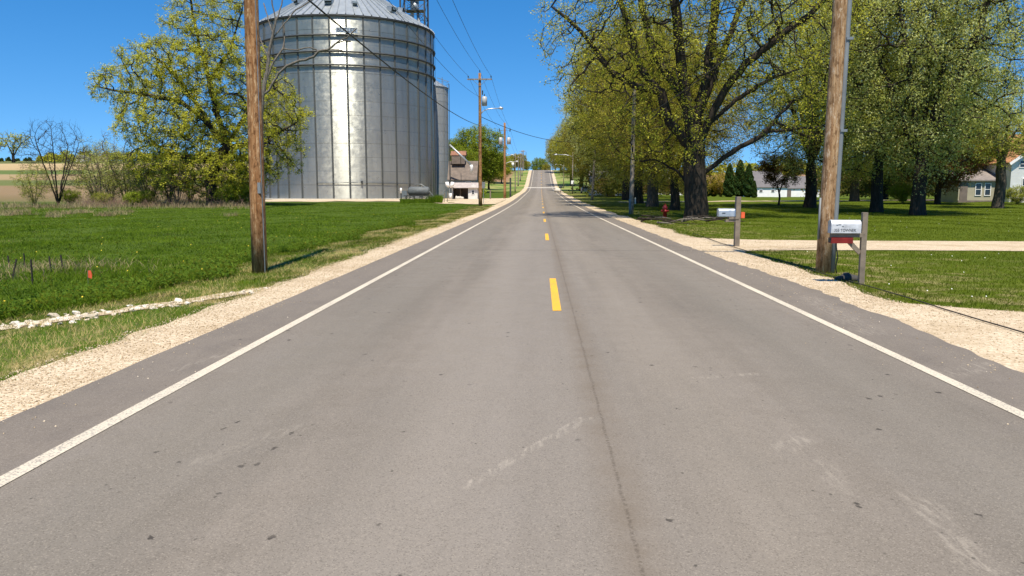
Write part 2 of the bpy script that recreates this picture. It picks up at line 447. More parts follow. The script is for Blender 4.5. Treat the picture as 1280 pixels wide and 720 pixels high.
struct(strip('gravel_shoulder_right', YF, lambda y: 4.1, RGRAV, -.018, M['gravel'], 4))
# paved edge skirts keep the slab from floating
lm = strip('edge_line_left', YF, -3.145, -3.03, .005, M['white_line']); struct(lm); lm.name = 'road_marking_left'
lm = strip('edge_line_right', YF, 3.535, 3.65, .005, M['white_line']); struct(lm); lm.name = 'road_marking_right'
for k in range(22):
    y0 = 10.55 + 15.24 * k
    d = strip('road_marking_dash', np.linspace(y0, y0 + 3.95, 6), .175, .295, .005, M['yellow_line']); struct(d)
# a pale crossing strip far up the road, before the hill
struct(strip('road_crossing', np.linspace(236.5, 240.5, 4), -4.6, 5.0, .012, M['concrete'], 6))
# gravel drive on the right
DX = axis([(5.0, 20, .4), (20, 120, 2)])
def dsheet(name, xs, lo, hi, dz, mat, zf=ground):
    a = np.array([lo(x) for x in xs]); b = np.array([hi(x) for x in xs]); t = np.linspace(0, 1, 6)
    Y = a[:, None] * (1 - t) + b[:, None] * t; X = np.repeat(xs[:, None], 6, 1); Z = zf(X, Y) + dz
    V = np.stack([X, Y, Z], -1).reshape(-1, 3); i = (np.arange(len(xs) - 1)[:, None] * 6 + np.arange(5)[None]).ravel()
    F = np.stack([i, i + 6, i + 7, i + 1], -1)
    return struct(link(name, np_mesh(name, V, F, mat, True)))
wd1, wd2 = wobble(11, .18, .5), wobble(12, .18, .6)
dsheet('gravel_driveway', DX, lambda x: 22.3 + wd1(x) - 1.0 * math.exp(-(x - 5.0) / 1.2) - .02 * (x - 6), lambda x: 26.6 + wd2(x) + 1.6 * math.exp(-(x - 5.0) / 1.5) - .03 * (x - 6), .012, M['gravel'])
dsheet('far_driveway', axis([(10, 60, 2)]), lambda x: 99 + wd1(x), lambda x: 103.5 + wd2(x), .05, M['gravel'])
# gravel yard beside the elevator
YX = axis([(-46, -5.2, .8)])
YLO = lambda x: float(np.interp(x, [-46, -22, -18, -12, -8, -5], [106, 106, 104, 93, 88.5, 88])) + wd1(x) * 2
dsheet('gravel_yard', YX, YLO, lambda x: 147 + wd2(x) * 3, .05, M['gravel'])
# ------------------------------------------------------------------ trees: space-colonised skeletons, bark tubes, leaf-sized faces
def mat_bark(name, a, b):
    n = NT(name); o = n.obj()
    f = n.noise(n.scl(o, (6, 6, .9)), 2.0, 5, .7)
    c = n.mix(n.mr(f, .35, .65), a, b)
    n.bump(n.noise(n.scl(o, (5, 5, .8)), 3.0, 5, .7), .9, .06)
    return n.fin(c, .95, 0, .1)
def mat_leaf(name, a, b, tr=.35, hue=None):
    n = NT(name); r = n.attr('var'); o = n.rnd()
    c = n.mix(r, a, b)
    if hue: c = n.mix(n.mr(n.noise(n.obj(), .35, 3), .45, .65, 0, .8), c, hue)
    c = n.mix(n.mr(o, 0, 1, 0, .15), c, (.12, .12, .02))
    n.set(n.bsdf.inputs['Base Color'], c); n.bsdf.inputs['Roughness'].default_value = .75; n.bsdf.inputs['Specular IOR Level'].default_value = .08
    t = n.N.new('ShaderNodeBsdfTranslucent'); n.set(t.inputs[0], n.mix(.6, c, (.62, .60, .06)))
    mx = n.N.new('ShaderNodeMixShader'); mx.inputs[0].default_value = tr
    n.L.new(n.bsdf.outputs[0], mx.inputs[1]); n.L.new(t.outputs[0], mx.inputs[2]); n.L.new(mx.outputs[0], n.out.inputs[0])
    return n.m
M['bark'] = mat_bark('oak_bark', (.020, .016, .012), (.062, .050, .038))
M['bark_pale'] = mat_bark('maple_bark', (.045, .036, .027), (.14, .115, .088))
M['bark_dead'] = mat_bark('dead_wood', (.065, .055, .045), (.25, .215, .175))
M['bark_twig'] = mat_bark('twig_bark', (.10, .075, .05), (.22, .175, .125))
M['leaf_oak'] = mat_leaf('oak_leaf', (.30, .31, .018), (.64, .61, .09), .35)
M['leaf_oak2'] = mat_leaf('oak_leaf_olive', (.22, .24, .018), (.54, .52, .075), .35)
M['leaf_maple'] = mat_leaf('maple_leaf', (.28, .31, .04), (.64, .65, .17), .4)
M['leaf_pale'] = mat_leaf('pale_maple_leaf', (.32, .36, .09), (.66, .69, .32), .4)
M['leaf_olive'] = mat_leaf('budding_leaf', (.20, .19, .018), (.52, .47, .075), .35, (.15, .095, .03))
M['leaf_green'] = mat_leaf('green_leaf', (.09, .15, .009), (.30, .38, .035), .3)
M['leaf_shrub'] = mat_leaf('shrub_leaf', (.14, .17, .02), (.42, .44, .10), .35)
M['leaf_dark'] = mat_leaf('evergreen_leaf', (.016, .045, .012), (.04, .085, .022), .1)
M['leaf_purple'] = mat_leaf('purple_leaf', (.05, .014, .014), (.16, .05, .035), .25)
M['leaf_gold'] = mat_leaf('gold_leaf', (.24, .17, .02), (.36, .26, .04), .3)
M['bramble'] = simple('bramble_stem', (.22, .14, .10), .9, 0, .35, 3.0)

def grow(nodes, par, A, step, infl, kill, iters, rng, grav=.0, jit=.25):
    """space colonisation: nodes (list of xyz), par, attractor cloud A"""
    P = np.array(nodes, float); par = list(par); nch = np.zeros(len(P), int)
    d = np.linalg.norm(A[:, None] - P[None], axis=2); near = d.argmin(1); dist = d.min(1)
    for _ in range(iters):
        if len(A) == 0: break
        m = dist < infl
        if not m.any():
            m = dist < dist.min() * 1.05
        dirs = A[m] - P[near[m]]; dirs /= np.linalg.norm(dirs, axis=1)[:, None] + 1e-9
        acc = np.zeros_like(P); np.add.at(acc, near[m], dirs)
        idx = np.unique(near[m]); idx = idx[nch[idx] < 3]
        if len(idx) == 0: break
        D = acc[idx]; D /= np.linalg.norm(D, axis=1)[:, None] + 1e-9
        D += rng.normal(0, jit, D.shape); D[:, 2] += grav
        D /= np.linalg.norm(D, axis=1)[:, None]
        NP = P[idx] + D * step; b = len(P)
        P = np.vstack([P, NP]); par += list(idx); nch[idx] += 1; nch = np.concatenate([nch, np.zeros(len(NP), int)])
        d2 = np.linalg.norm(A[:, None] - NP[None], axis=2); n2 = d2.argmin(1); m2 = d2[np.arange(len(A)), n2]
        up = m2 < dist; near[up] = b + n2[up]; dist[up] = m2[up]
        keep = dist > kill; A, near, dist = A[keep], near[keep], dist[keep]
        if len(P) > 16000: break
    return P, np.array(par)
def fill(ells, n, rng, hollow=.0):
    """n points inside a union of ellipsoids (cx,cy,cz,rx,ry,rz)"""
    E = np.array(ells, float); w = E[:, 3] * E[:, 4] * E[:, 5]; k = rng.choice(len(E), n, p=w / w.sum())
    g = rng.normal(size=(n, 3)); g /= np.linalg.norm(g, axis=1)[:, None]
    r = rng.uniform(hollow ** 3, 1, n) ** (1 / 3)
    return E[k, :3] + g * r[:, None] * E[k, 3:]
def polyline(pts, step):
    out = [np.array(pts[0], float)]
    for a, b in zip(pts[:-1], pts[1:]):
        a, b = np.array(a, float), np.array(b, float); k = max(1, int(np.linalg.norm(b - a) / step))
        out += [a + (b - a) * (i + 1) / k for i in range(k)]
    return out
def skeleton(limbs, step, rng, wig=.06):
    """limbs: list of polylines; each later one joins the nearest node of the earlier ones"""
    nodes, par = [], []
    for L in limbs:
        pl = polyline(L, step)
        if not nodes: nodes.append(pl[0]); par.append(-1); prev = 0
        else:
            prev = int(np.argmin([np.linalg.norm(q - pl[0]) for q in nodes]))
        for q in pl[1:]:
            nodes.append(q + rng.normal(0, wig * step, 3)); par.append(prev); prev = len(nodes) - 1
    return nodes, par
def bark_mesh(P, par, rt, rtip, flare=1.35, extra=None, taperk=None):
    n = len(P); ch = [[] for _ in range(n)]
    for i in range(n):
        if par[i] >= 0: ch[par[i]].append(i)
    # order by depth
    order = []; st = [i for i in range(n) if par[i] < 0]
    while st:
        i = st.pop(); order.append(i); st += ch[i]
    tips = sum(1 for c in ch if not c)
    k = max(1.7, math.log(max(tips, 2)) / math.log(rt / rtip))
    r = np.zeros(n)
    for i in reversed(order):
        r[i] = rtip if not ch[i] else sum(r[c] ** k for c in ch[i]) ** (1 / k)
    V, F, nv = [], [], 0
    starts = [(i, None) for i in range(n) if par[i] < 0]
    chains = []
    while starts:
        i, p = starts.pop(); c = [p, i] if p is not None else [i]; cur = i
        while ch[cur]:
            o = sorted(ch[cur], key=lambda q: -r[q]); starts += [(q, cur) for q in o[1:]]
            cur = o[0]; c.append(cur)
        chains.append((c, p is not None))
    for c, sub in chains:
        pts = P[c]; rr = r[c].copy()
        if sub: rr[0] = rr[1] * 1.1
        if len(pts) < 2: continue
        if not sub:
            h = np.linalg.norm(pts - pts[0], axis=1); rr = rr * (1 + (flare - 1) * np.exp(-h / (rt * 1.6)))
        S = 10 if rr[0] > .25 else (6 if rr[0] > .07 else (4 if rr[0] > .03 else 3))
        t = np.gradient(pts, axis=0); t /= np.linalg.norm(t, axis=1)[:, None] + 1e-9
        ref = np.array([1.0, .13, .07]) if abs(t[0][0]) < .8 else np.array([.1, 1.0, .05])
        u = np.cross(t, ref); u /= np.linalg.norm(u, axis=1)[:, None] + 1e-9; w = np.cross(t, u)
        a = np.arange(S) * 2 * PI / S
        ring = pts[:, None] + rr[:, None, None] * (u[:, None] * np.cos(a)[None, :, None] + w[:, None] * np.sin(a)[None, :, None])
        if S >= 10: ring = pts[:, None] + (ring - pts[:, None]) * (1 + .10 * np.sin(a * 3 + 1.0)[None, :, None] + .06 * np.sin(a * 5)[None, :, None])
        V.append(ring.reshape(-1, 3)); m = len(pts)
        i = np.arange(m - 1)[:, None] * S + np.arange(S)[None]; j = np.arange(m - 1)[:, None] * S + (np.arange(S)[None] + 1) % S
        F.append(np.stack([i, j, j + S, i + S], -1).reshape(-1, 4) + nv); nv += m * S
    return V, F, nv, r, ch
def twigs_of(P, par, r, ch, rng, per, length, maxr, up=.25):
    """twig segments (a, b) on the thin wood"""
    ids = np.array([i for i in range(len(P)) if r[i] < maxr])
    if len(ids) == 0: return np.zeros((0, 3)), np.zeros((0, 3))
    k = np.repeat(ids, per); pk = np.array([par[i] if par[i] >= 0 else i for i in k])
    d = P[k] - P[pk]; d /= np.linalg.norm(d, axis=1)[:, None] + 1e-9
    g = rng.normal(size=(len(k), 3)); g /= np.linalg.norm(g, axis=1)[:, None]
    D = d * .45 + g * .8; D[:, 2] += up; D /= np.linalg.norm(D, axis=1)[:, None]
    L = length * rng.uniform(.4, 1.3, len(k))
    a = P[k]; return a, a + D * L[:, None]
def twig_faces(a, b, rad, rng):
    n = len(a); mid = (a + b) / 2 + rng.normal(0, .07, (n, 3)) * np.linalg.norm(b - a, axis=1)[:, None]
    d = b - a; d /= np.linalg.norm(d, axis=1)[:, None] + 1e-9
    u = np.cross(d, np.array([.31, .22, .92])); u /= np.linalg.norm(u, axis=1)[:, None] + 1e-9; w = np.cross(d, u)
    rings = []
    for p, s in ((a, 1.0), (mid, .75), (b, .3)):
        for q in range(3):
            an = 2 * PI * q / 3; rings.append(p + (u * math.cos(an) + w * math.sin(an)) * rad * s)
    V = np.stack(rings, 1).reshape(-1, 3); base = np.arange(n)[:, None] * 9; F = []
    for lv in range(2):
        for q in range(3):
            F.append(base + np.array([lv * 3 + q, lv * 3 + (q + 1) % 3, lv * 3 + 3 + (q + 1) % 3, lv * 3 + 3 + q])[None])
    return V, np.concatenate(F)
def leaf_mesh(name, C, size, rng, mat, upb=.5, asp=.62, clump=None):
    n = len(C); N = rng.normal(size=(n, 3)); N[:, 2] += upb; N /= np.linalg.norm(N, axis=1)[:, None]
    T = rng.normal(size=(n, 3)); T -= N * (T * N).sum(1)[:, None]; T /= np.linalg.norm(T, axis=1)[:, None] + 1e-9; B = np.cross(N, T)
    s = (size * rng.uniform(.55, 1.35, n))[:, None]
    V = np.stack([C - T * s, C + B * s * asp + T * s * .8, C - B * s * asp + T * s * .8], 1).reshape(-1, 3)
    F = np.arange(3 * n).reshape(n, 3)
    var = rng.uniform(0, 1, n) if clump is None else np.clip(clump + rng.normal(0, .16, n), 0, 1)
    return np_mesh(name, V, F, mat, False, {'var': np.repeat(var, 3)})
def tree_data(seed, limbs, ells, natt, step, rt, rtip, infl=5, kill=1.6, iters=90, per=2, tl=.9, maxr=.05, lpt=8, lsize=.12, spread=.16, leafm='leaf_oak', barkm='bark', grav=.0, jit=.25, hollow=.35, twr=.011, leaves=True, upb=1.5, flare=1.35):
    rng = np.random.RandomState(seed)
    nodes, par = skeleton(limbs, step, rng)
    if natt:
        A = fill(ells, natt, rng, hollow); P, par = grow(nodes, par, A, step, infl * step, kill * step, iters, rng, grav, jit)
    else: P, par = np.array(nodes), np.array(par)
    V, F, nv, r, ch = bark_mesh(P, par, rt, rtip, flare)
    a, b = twigs_of(P, par, r, ch, rng, per, tl, maxr)
    if len(a):
        tv, tf = twig_faces(a, b, twr, rng); V.append(tv); F.append(tf + nv)
    wood = np_mesh('trunk', np.concatenate(V), np.concatenate(F), M[barkm], True)
    crown = None
    if leaves and len(a):
        k = np.repeat(np.arange(len(a)), lpt); t = rng.uniform(.35, 1.1, len(k))[:, None]; tone = rng.uniform(0, 1, len(a)) ** 1.3
        C = a[k] + (b[k] - a[k]) * t + rng.normal(0, spread, (len(k), 3))
        crown = leaf_mesh('crown', C, lsize, rng, M[leafm], upb, clump=tone[k])
    return wood, crown
TREES = []
def plant(name, label, cat, data, loc, rz=0.0, sc=1.0, group=None, leaf=None, bark=None, scz=None):
    t = thing(name, label, cat, loc, rz, group); t.scale = (sc, sc, scz or sc)
    o = link('trunk', data[0], t)
    if bark: o.material_slots[0].link = 'OBJECT'; o.material_slots[0].material = M[bark]
    if data[1]:
        c = link('crown', data[1], t)
        if leaf: c.material_slots[0].link = 'OBJECT'; c.material_slots[0].material = M[leaf]
    TREES.append((label, [len(d.polygons) for d in data if d]))
    return t
def pxl(pts, Y, base, dep=None):
    """limb given by photograph columns and rows at distance Y, as offsets from the tree's foot; dep = depth offset at the tip"""
    out = []
    for i, (u, v) in enumerate(pts):
        dy = 0 if not dep else dep * (i / (len(pts) - 1)) ** 1.3
        p = at(u, v, Y + dy) - base; out.append((p.x, p.y, p.z))
    return out
def pel(u, v, ru, rv, Y, base, ry, dy=0):
    p = at(u, v, Y + dy) - base; s = Y / FOC
    return (p.x, p.y, p.z, ru * s, ry, rv * s)

# --- the big oak beside the shoulder on the right
HB = gnd(868, 273); HY = HB.y
hl = [pxl([(868, 273), (869, 245), (866, 205), (867, 182)], HY, HB),
      pxl([(867, 182), (871, 140), (884, 95), (890, 40), (897, -40), (900, -120)], HY, HB, 1.5),
      pxl([(868, 190), (886, 150), (906, 112), (932, 80), (975, 45), (1012, 18), (1050, -20)], HY, HB, -2),
      pxl([(866, 186), (856, 120), (850, 70), (845, 20), (838, -50), (830, -120)], HY, HB, -2.5),
      pxl([(863, 186), (838, 152), (826, 116), (792, 106), (766, 92), (745, 65), (720, 32), (690, 8)], HY, HB, -1.0),
      pxl([(828, 118), (802, 88), (792, 50), (776, 5), (760, -40)], HY, HB, 2.0),
      pxl([(870, 222), (893, 206), (914, 190), (936, 178), (962, 165), (1000, 161), (1040, 157)], HY, HB, -2.0),
      pxl([(950, 172), (968, 150), (990, 128), (1030, 112)], HY, HB, 1.0),
      pxl([(985, 162), (1010, 170), (1040, 182)], HY, HB, 2.0),
      pxl([(864, 240), (847, 214), (820, 200), (795, 202)], HY, HB, 2.5),
      pxl([(872, 150), (905, 60), (925, 10), (950, -50)], HY, HB, 4.0),
      pxl([(868, 160), (850, 120), (815, 60), (800, 0), (790, -70)], HY, HB, 5.0),
      pxl([(869, 170), (920, 125), (970, 95), (1020, 80)], HY, HB, 4.0)]
hero = tree_data(3, hl, [pel(860, 10, 165, 115, HY, HB, 8), pel(760, 60, 85, 75, HY, HB, 5, -1), pel(980, 40, 95, 85, HY, HB, 6), pel(990, 145, 65, 45, HY, HB, 4), pel(820, 150, 70, 65, HY, HB, 5), pel(715, 15, 45, 45, HY, HB, 3), pel(865, -110, 170, 110, HY, HB, 8)],
                 4200, .5, .66, .023, infl=5, kill=1.35, iters=140, per=2, tl=.7, maxr=.035, lpt=15, lsize=.060, spread=.13, leafm='leaf_oak', jit=.30, hollow=.2, flare=1.15)
plant('oak_tree', 'huge spreading oak with thick dark trunk beside the red fire hydrant', 'tree', hero, HB)

# --- the oak in front of the grain bin on the left
LB = foot(267, 86); LY = 86.0
ll = [pxl([(267, 252), (263, 226), (271, 202), (284, 182)], LY, LB),
      pxl([(284, 182), (256, 150), (226, 127), (186, 119), (150, 114), (117, 108)], LY, LB, -1),
      pxl([(284, 182), (271, 140), (262, 100), (250, 60), (241, 20), (236, -25)], LY, LB, 1),
      pxl([(284, 182), (308, 142), (330, 112), (352, 98)], LY, LB, -2),
      pxl([(271, 203), (232, 196), (202, 186), (176, 165)], LY, LB, 2),
      pxl([(285, 184), (330, 176), (372, 152)], LY, LB, -2),
      pxl([(262, 102), (288, 62), (300, 20), (308, -10)], LY, LB, -2),
      pxl([(260, 150), (215, 90), (190, 70)], LY, LB, 3)]
oakL = tree_data(5, ll, [pel(252, 25, 48, 50, LY, LB, 5), pel(228, 85, 75, 40, LY, LB, 7), pel(172, 108, 60, 34, LY, LB, 5), pel(292, 100, 50, 55, LY, LB, 7), pel(345, 148, 42, 48, LY, LB, 6), pel(235, 155, 88, 45, LY, LB, 8), pel(255, 205, 95, 42, LY, LB, 7), pel(320, 190, 55, 45, LY, LB, 6)],
                 3800, .62, .6, .034, infl=5, kill=1.35, iters=120, per=3, tl=.85, maxr=.06, lpt=24, lsize=.085, spread=.13, leafm='leaf_oak', jit=.32, hollow=.1, flare=1.3, twr=.018)
plant('oak_tree', 'yellow-green oak with crooked limbs standing left of the leftmost pole, before the grain bin', 'tree', oakL, LB)

# --- kinds for the rest
def upright(seed, h, r, cz, rz_, fork=4.0, nl=5, **k):
    rr = np.random.RandomState(seed + 50); limbs = [[(0, 0, 0), (.1, 0, fork * .5), (0, .1, fork)]]
    for i in range(nl):
        a = 2 * PI * i / nl + rr.uniform(-.4, .4); e = rr.uniform(.25, .6) * r
        limbs.append([(0, 0, fork * rr.uniform(.75, 1)), (math.cos(a) * e * .5, math.sin(a) * e * .5, fork + (h - fork) * .25), (math.cos(a) * e, math.sin(a) * e, fork + (h - fork) * rr.uniform(.45, .6))])
    E = [(0, 0, cz, r, r, rz_)] + [(math.cos(a) * r * .45, math.sin(a) * r * .45, cz + rr.uniform(-.3, .45) * rz_, r * .6, r * .6, rz_ * .55) for a in rr.uniform(0, 2 * PI, 4)]
    return tree_data(seed, limbs, E, **k)
bigA = upright(21, 22, 9, 12.0, 9.8, natt=2400, step=.75, rt=.55, rtip=.038, per=4, tl=1.25, maxr=.07, lpt=26, lsize=.08, spread=.26, leafm='leaf_olive', jit=.25, hollow=.3, twr=.016)
bigB = upright(33, 20, 8.8, 11.2, 9.0, natt=2400, step=.75, rt=.5, rtip=.038, per=4, tl=1.3, maxr=.07, lpt=24, lsize=.078, spread=.26, leafm='leaf_maple', jit=.22, hollow=.3, nl=6, twr=.016, barkm='bark')
midA = upright(44, 14, 6, 8.0, 6.2, fork=2.2, natt=1100, step=.6, rt=.32, rtip=.028, per=5, tl=1.0, maxr=.07, lpt=18, lsize=.12, spread=.2, leafm='leaf_green', jit=.22, hollow=.35, twr=.016)
def bush(seed, h, r, stems, **k):
    rr = np.random.RandomState(seed + 9); limbs = [[(0, 0, -.1), (0, 0, h * .12)]]
    for i in range(stems):
        a = 2 * PI * i / stems + rr.uniform(-.5, .5); e = r * rr.uniform(.3, .7)
        limbs.append([(0, 0, 0), (math.cos(a) * e * .35, math.sin(a) * e * .35, h * .25), (math.cos(a) * e, math.sin(a) * e, h * rr.uniform(.5, .75))])
    return tree_data(seed, limbs, [(0, 0, h * .55, r, r, h * .45)], **k)
shrA = bush(61, 6.5, 3.0, 7, natt=260, step=.5, rt=.11, rtip=.02, per=3, tl=.7, maxr=.05, lpt=15, lsize=.065, spread=.14, leafm='leaf_shrub', barkm='bark_twig', twr=.012, flare=1.1)
shrB = bush(62, 3.2, 2.2, 6, natt=200, step=.4, rt=.07, rtip=.015, per=4, tl=.5, maxr=.05, lpt=26, lsize=.07, spread=.13, leafm='leaf_green', barkm='bark_twig', twr=.01, flare=1.1, hollow=.1)
bare = bush(63, 10.2, 4.2, 7, natt=1100, step=.38, rt=.17, rtip=.016, per=2, tl=.7, maxr=.03, jit=.12, infl=7, lpt=1, lsize=.05, spread=.1, leaves=False, barkm='bark', twr=.010, flare=1.2, hollow=.15, grav=.22)
bare2 = bush(64, 7.0, 3.0, 5, natt=220, step=.5, rt=.13, rtip=.016, per=3, tl=.8, maxr=.05, leaves=False, barkm='bark_twig', twr=.010, flare=1.2, hollow=.2, grav=.1)
purple = upright(71, 5.2, 2.4, 3.5, 1.6, fork=1.6, natt=220, step=.35, rt=.10, rtip=.014, per=3, tl=.45, maxr=.04, lpt=40, lsize=.07, spread=.14, leafm='leaf_purple', twr=.008)
def column(seed, h, r):
    rng = np.random.RandomState(seed); z = rng.uniform(.02, 1, 9000); rad = r * np.clip(np.minimum(1, z * 9) * (1 - z) ** .55 * 1.25, .03, 1)
    a = rng.uniform(0, 2 * PI, len(z)); q = rad * np.sqrt(rng.uniform(.35, 1, len(z))) * (1 + .14 * np.sin(a * 4 + z * 22))
    C = np.stack([np.cos(a) * q, np.sin(a) * q, z * h], -1)
    m = MB(); m.tube([(0, 0, -.1), (0, 0, h * .95)], [.14, .03], 6)
    return m.mesh('trunk', M['bark'], True), leaf_mesh('crown', C, .17, rng, M['leaf_dark'], .2)
arb = column(81, 6.4, 1.05)
# ------------------------------------------------------------------ where the trees stand
G1 = 'tall trees lining the right side of the road'
def T(name, label, data, u, Y, rz=0., sc=1., leaf=None, bark=None, group=None, cat='tree', scz=None):
    return plant(name, label, cat, data, foot(u, Y) - Vector((0, 0, .05)), rz, sc, group, leaf, bark, scz)
T('roadside_tree', 'pale-barked twin-trunk tree just left of the red hydrant', bigA, 815, 78, .4, .92, 'leaf_olive', 'bark_pale', G1)
T('roadside_tree', 'slim dark tree standing between the hydrant and the big oak', bigB, 843, 66, 1.9, .72, 'leaf_olive', None, G1)
T('roadside_tree', 'broad dark tree directly behind the grey pole with pale foot guard', bigA, 797, 94, 2.2, 1.0, 'leaf_oak2', None, G1)
T('roadside_tree', 'pale green tree overhanging the road at the top of the roadside row', bigB, 783, 112, 4.0, 1.12, 'leaf_pale', None, G1)
T('roadside_tree', 'olive tree above the slanting grey pole by the roadside', bigA, 764, 138, 5.1, 1.03, 'leaf_olive', None, G1)
T('roadside_tree', 'dark tree behind the parked car on the right', bigB, 748, 172, .9, .98, 'leaf_olive', None, G1)
T('roadside_tree', 'tall tree behind the nearest right-hand street lamp', bigA, 727, 205, 3.0, .95, 'leaf_oak2', None, G1)
T('roadside_tree', 'brownish tree behind the second right-hand street lamp', bigB, 714, 250, 2.0, .9, 'leaf_olive', None, G1)
T('roadside_tree', 'small distant tree right of the hilltop on the right verge', bigA, 701, 320, 1.0, .72, 'leaf_olive', None, G1)
T('roadside_tree', 'farthest small tree of the right-hand row, at the hill crest', bigB, 694, 380, 1.0, .6, 'leaf_oak2', None, G1)
stub = upright(95, 9, 3.6, 6.6, 3.2, fork=4.2, natt=500, step=.5, rt=.95, rtip=.03, per=4, tl=.9, maxr=.07, lpt=20, lsize=.07, spread=.16, leafm='leaf_maple', twr=.014, flare=1.35)
G2 = 'large shade trees on the right-hand lawn'
T('shade_tree', 'leaning dark-trunked shade tree just left of the near right utility pole', bigB, 1012, 72, .3, .92, 'leaf_pale', None, G2, scz=1.12)
T('shade_tree', 'slender forked shade tree behind the white mailbox, deep in the lawn', bigA, 1068, 96, 1.3, .85, 'leaf_maple', 'bark_pale', G2)
T('shade_tree', 'dark-trunked shade tree just right of the white mailbox', bigB, 1095, 60, 2.4, .80, 'leaf_maple', None, G2, scz=1.02)
T('shade_tree', 'thick-trunked shade tree in the middle of the right lawn', bigA, 1146, 54, 3.9, .78, 'leaf_pale', None, G2, scz=.98)
T('shade_tree', 'massive old tree trunk standing against the white farmhouse', stub, 1247, 68, 5.5, 1.0, 'leaf_maple', 'bark_pale', G2)
T('shade_tree', 'pale green tree rising behind the farmhouse roof', bigA, 1178, 112, 1.5, 1.0, 'leaf_pale', None, G2)
T('shade_tree', 'shade tree behind the far drive, left of the farmhouse addition', bigB, 1105, 122, 4.5, 1.0, 'leaf_maple', None, G2)
T('purple_leaf_tree', 'small purple-leaf tree in front of the white barn', purple, 973, 80, .5, 1.05)
T('purple_leaf_tree', 'larger dark red-leaf tree beside the farmhouse addition', midA, 1172, 80, .9, .78, 'leaf_purple')
T('purple_leaf_tree', 'dark red-leaf tree half hidden above the farmhouse addition', midA, 1196, 92, 2.0, .75, 'leaf_purple')
G3 = 'columnar evergreens left of the white barn'
for u, Y, s, lab in [(911, 150, 1.0, 'tall columnar evergreen, leftmost of the three tall ones left of the barn'), (924, 152, 1.12, 'tallest columnar evergreen, middle of the three left of the barn'), (935, 150, .98, 'columnar evergreen closest to the white barn of the three tall ones'),
                     (942.5, 146, .5, 'short columnar evergreen at the barn wall corner'), (892, 158, .62, 'smaller columnar evergreen at the left end of the evergreen row'), (884, 160, .55, 'lowest evergreen, just right of the big oak trunk')]:
    T('columnar_evergreen', lab, arb, u, Y, u * .7, s, None, None, G3)
T('golden_shrub', 'golden yellow shrub beside the columnar evergreens', shrB, 901, 156, .2, 1.5, 'leaf_gold', cat='shrub')
G4 = 'trees behind the grain elevator buildings'
for u, Y, s, lf, rz, lab in [(598, 188, 1.18, 'leaf_green', .2, 'tall round green tree directly behind the pole with the street lamp arm'), (577, 178, .82, 'leaf_green', 1.2, 'green tree behind the elevator shed roof'),
                             (611, 215, .82, 'leaf_oak2', 2.2, 'darker green tree right of the tall round green tree'), (561, 200, .95, 'leaf_green', 2.9, 'green tree half hidden behind the narrow silo'),
                             (627, 262, .72, 'leaf_oak2', 3.3, 'tree behind the pole with two transformers'), (643, 335, .55, 'leaf_olive', 4.0, 'brownish tree on the left hillside beside the far poles')]:
    T('background_tree', lab, midA, u, Y, rz, s, lf, None, G4)
G5 = 'small trees at the hill crest'
for u, Y, s, lf, rz, lab in [(650, 350, .55, 'leaf_olive', .2, 'small tree at the hill crest left of the road'), (658, 400, .42, 'leaf_oak2', 1.2, 'tiny distant tree just left of the hilltop road'),
                             (674, 520, .95, 'leaf_green', 2.2, 'dark green tree beyond the hilltop, above the end of the road'), (683, 470, .5, 'leaf_olive', 3.2, 'tiny tree beyond the crest at the right road edge')]:
    T('background_tree', lab, midA, u, Y, rz, s, lf, None, G5)
# left-hand thicket
T('bare_tree', 'leafless grey tree standing alone on the far left at the field edge', bare, 73, 88, .6, 1.0)
T('bare_tree', 'thin leafless sapling right behind the shrub thicket', bare2, 158, 92, 1.6, 1.35, None)
for u, Y, s_, rz, lab in ((128, 90, 1.1, .4, 'leafless brown sapling at the left end of the thicket'), (186, 85, .9, 2.0, 'leafless brown sapling among the olive shrubs'), (222, 84, 1.0, 3.2, 'leafless brown sapling below the yellow-green oak')): T('bare_tree', lab, bare2, u, Y, rz, s_)
G6 = 'shrubs along the edge of the left field'
for u, Y, s, lf, d, rz, lab in [(43, 84, .72, 'leaf_shrub', shrA, .3, 'light green shrub left of the leafless tree'), (118, 96, 1.25, 'leaf_shrub', shrA, 1.1, 'tall pale green shrub right of the leafless tree'),
                                (140, 92, 1.15, 'leaf_pale', shrA, 2.3, 'tallest pale shrub at the left of the thicket'), (165, 90, 1.0, 'leaf_shrub', shrA, 3.0, 'feathery shrub in the middle of the thicket'),
                                (190, 86, .9, 'leaf_oak2', shrA, 4.1, 'olive shrub below the left limbs of the yellow-green oak'), (212, 90, 1.05, 'leaf_oak2', shrA, 5.0, 'dense olive shrub left of the yellow-green oak trunk'),
                                (238, 92, .95, 'leaf_oak2', shrA, .2, 'olive shrub touching the yellow-green oak trunk'), (296, 88, .95, 'leaf_oak2', shrA, .9, 'olive shrub between the oak trunk and the leftmost pole'),
                                (312, 94, 1.0, 'leaf_oak2', shrA, 1.9, 'olive shrub behind the leftmost pole'), (168, 83, .55, 'leaf_green', shrB, .3, 'low bright green bush in front of the thicket'),
                                (182, 84, .6, 'leaf_green', shrB, 1.3, 'second low bright green bush in front of the thicket, nearer the oak'), (288, 84, .8, 'leaf_green', shrB, 2.3, 'low green bush at the foot of the yellow-green oak'),
                                (302, 85, .8, 'leaf_green', shrB, 3.1, 'low green bush just left of the leftmost pole'), (88, 90, .6, 'leaf_green', shrB, 4.0, 'low green bush at the foot of the leafless tree'), (128, 86, .5, 'leaf_shrub', shrB, 4.4, 'small low bush left of the bright green bushes')]:
    T('shrub', lab, d, u, Y, rz, s, lf, None, G6, 'shrub')
T('shrub', 'green bush at the corner of the white farmhouse', shrB, 1272, 78, 1.0, .6, 'leaf_shrub', None, None, 'shrub')
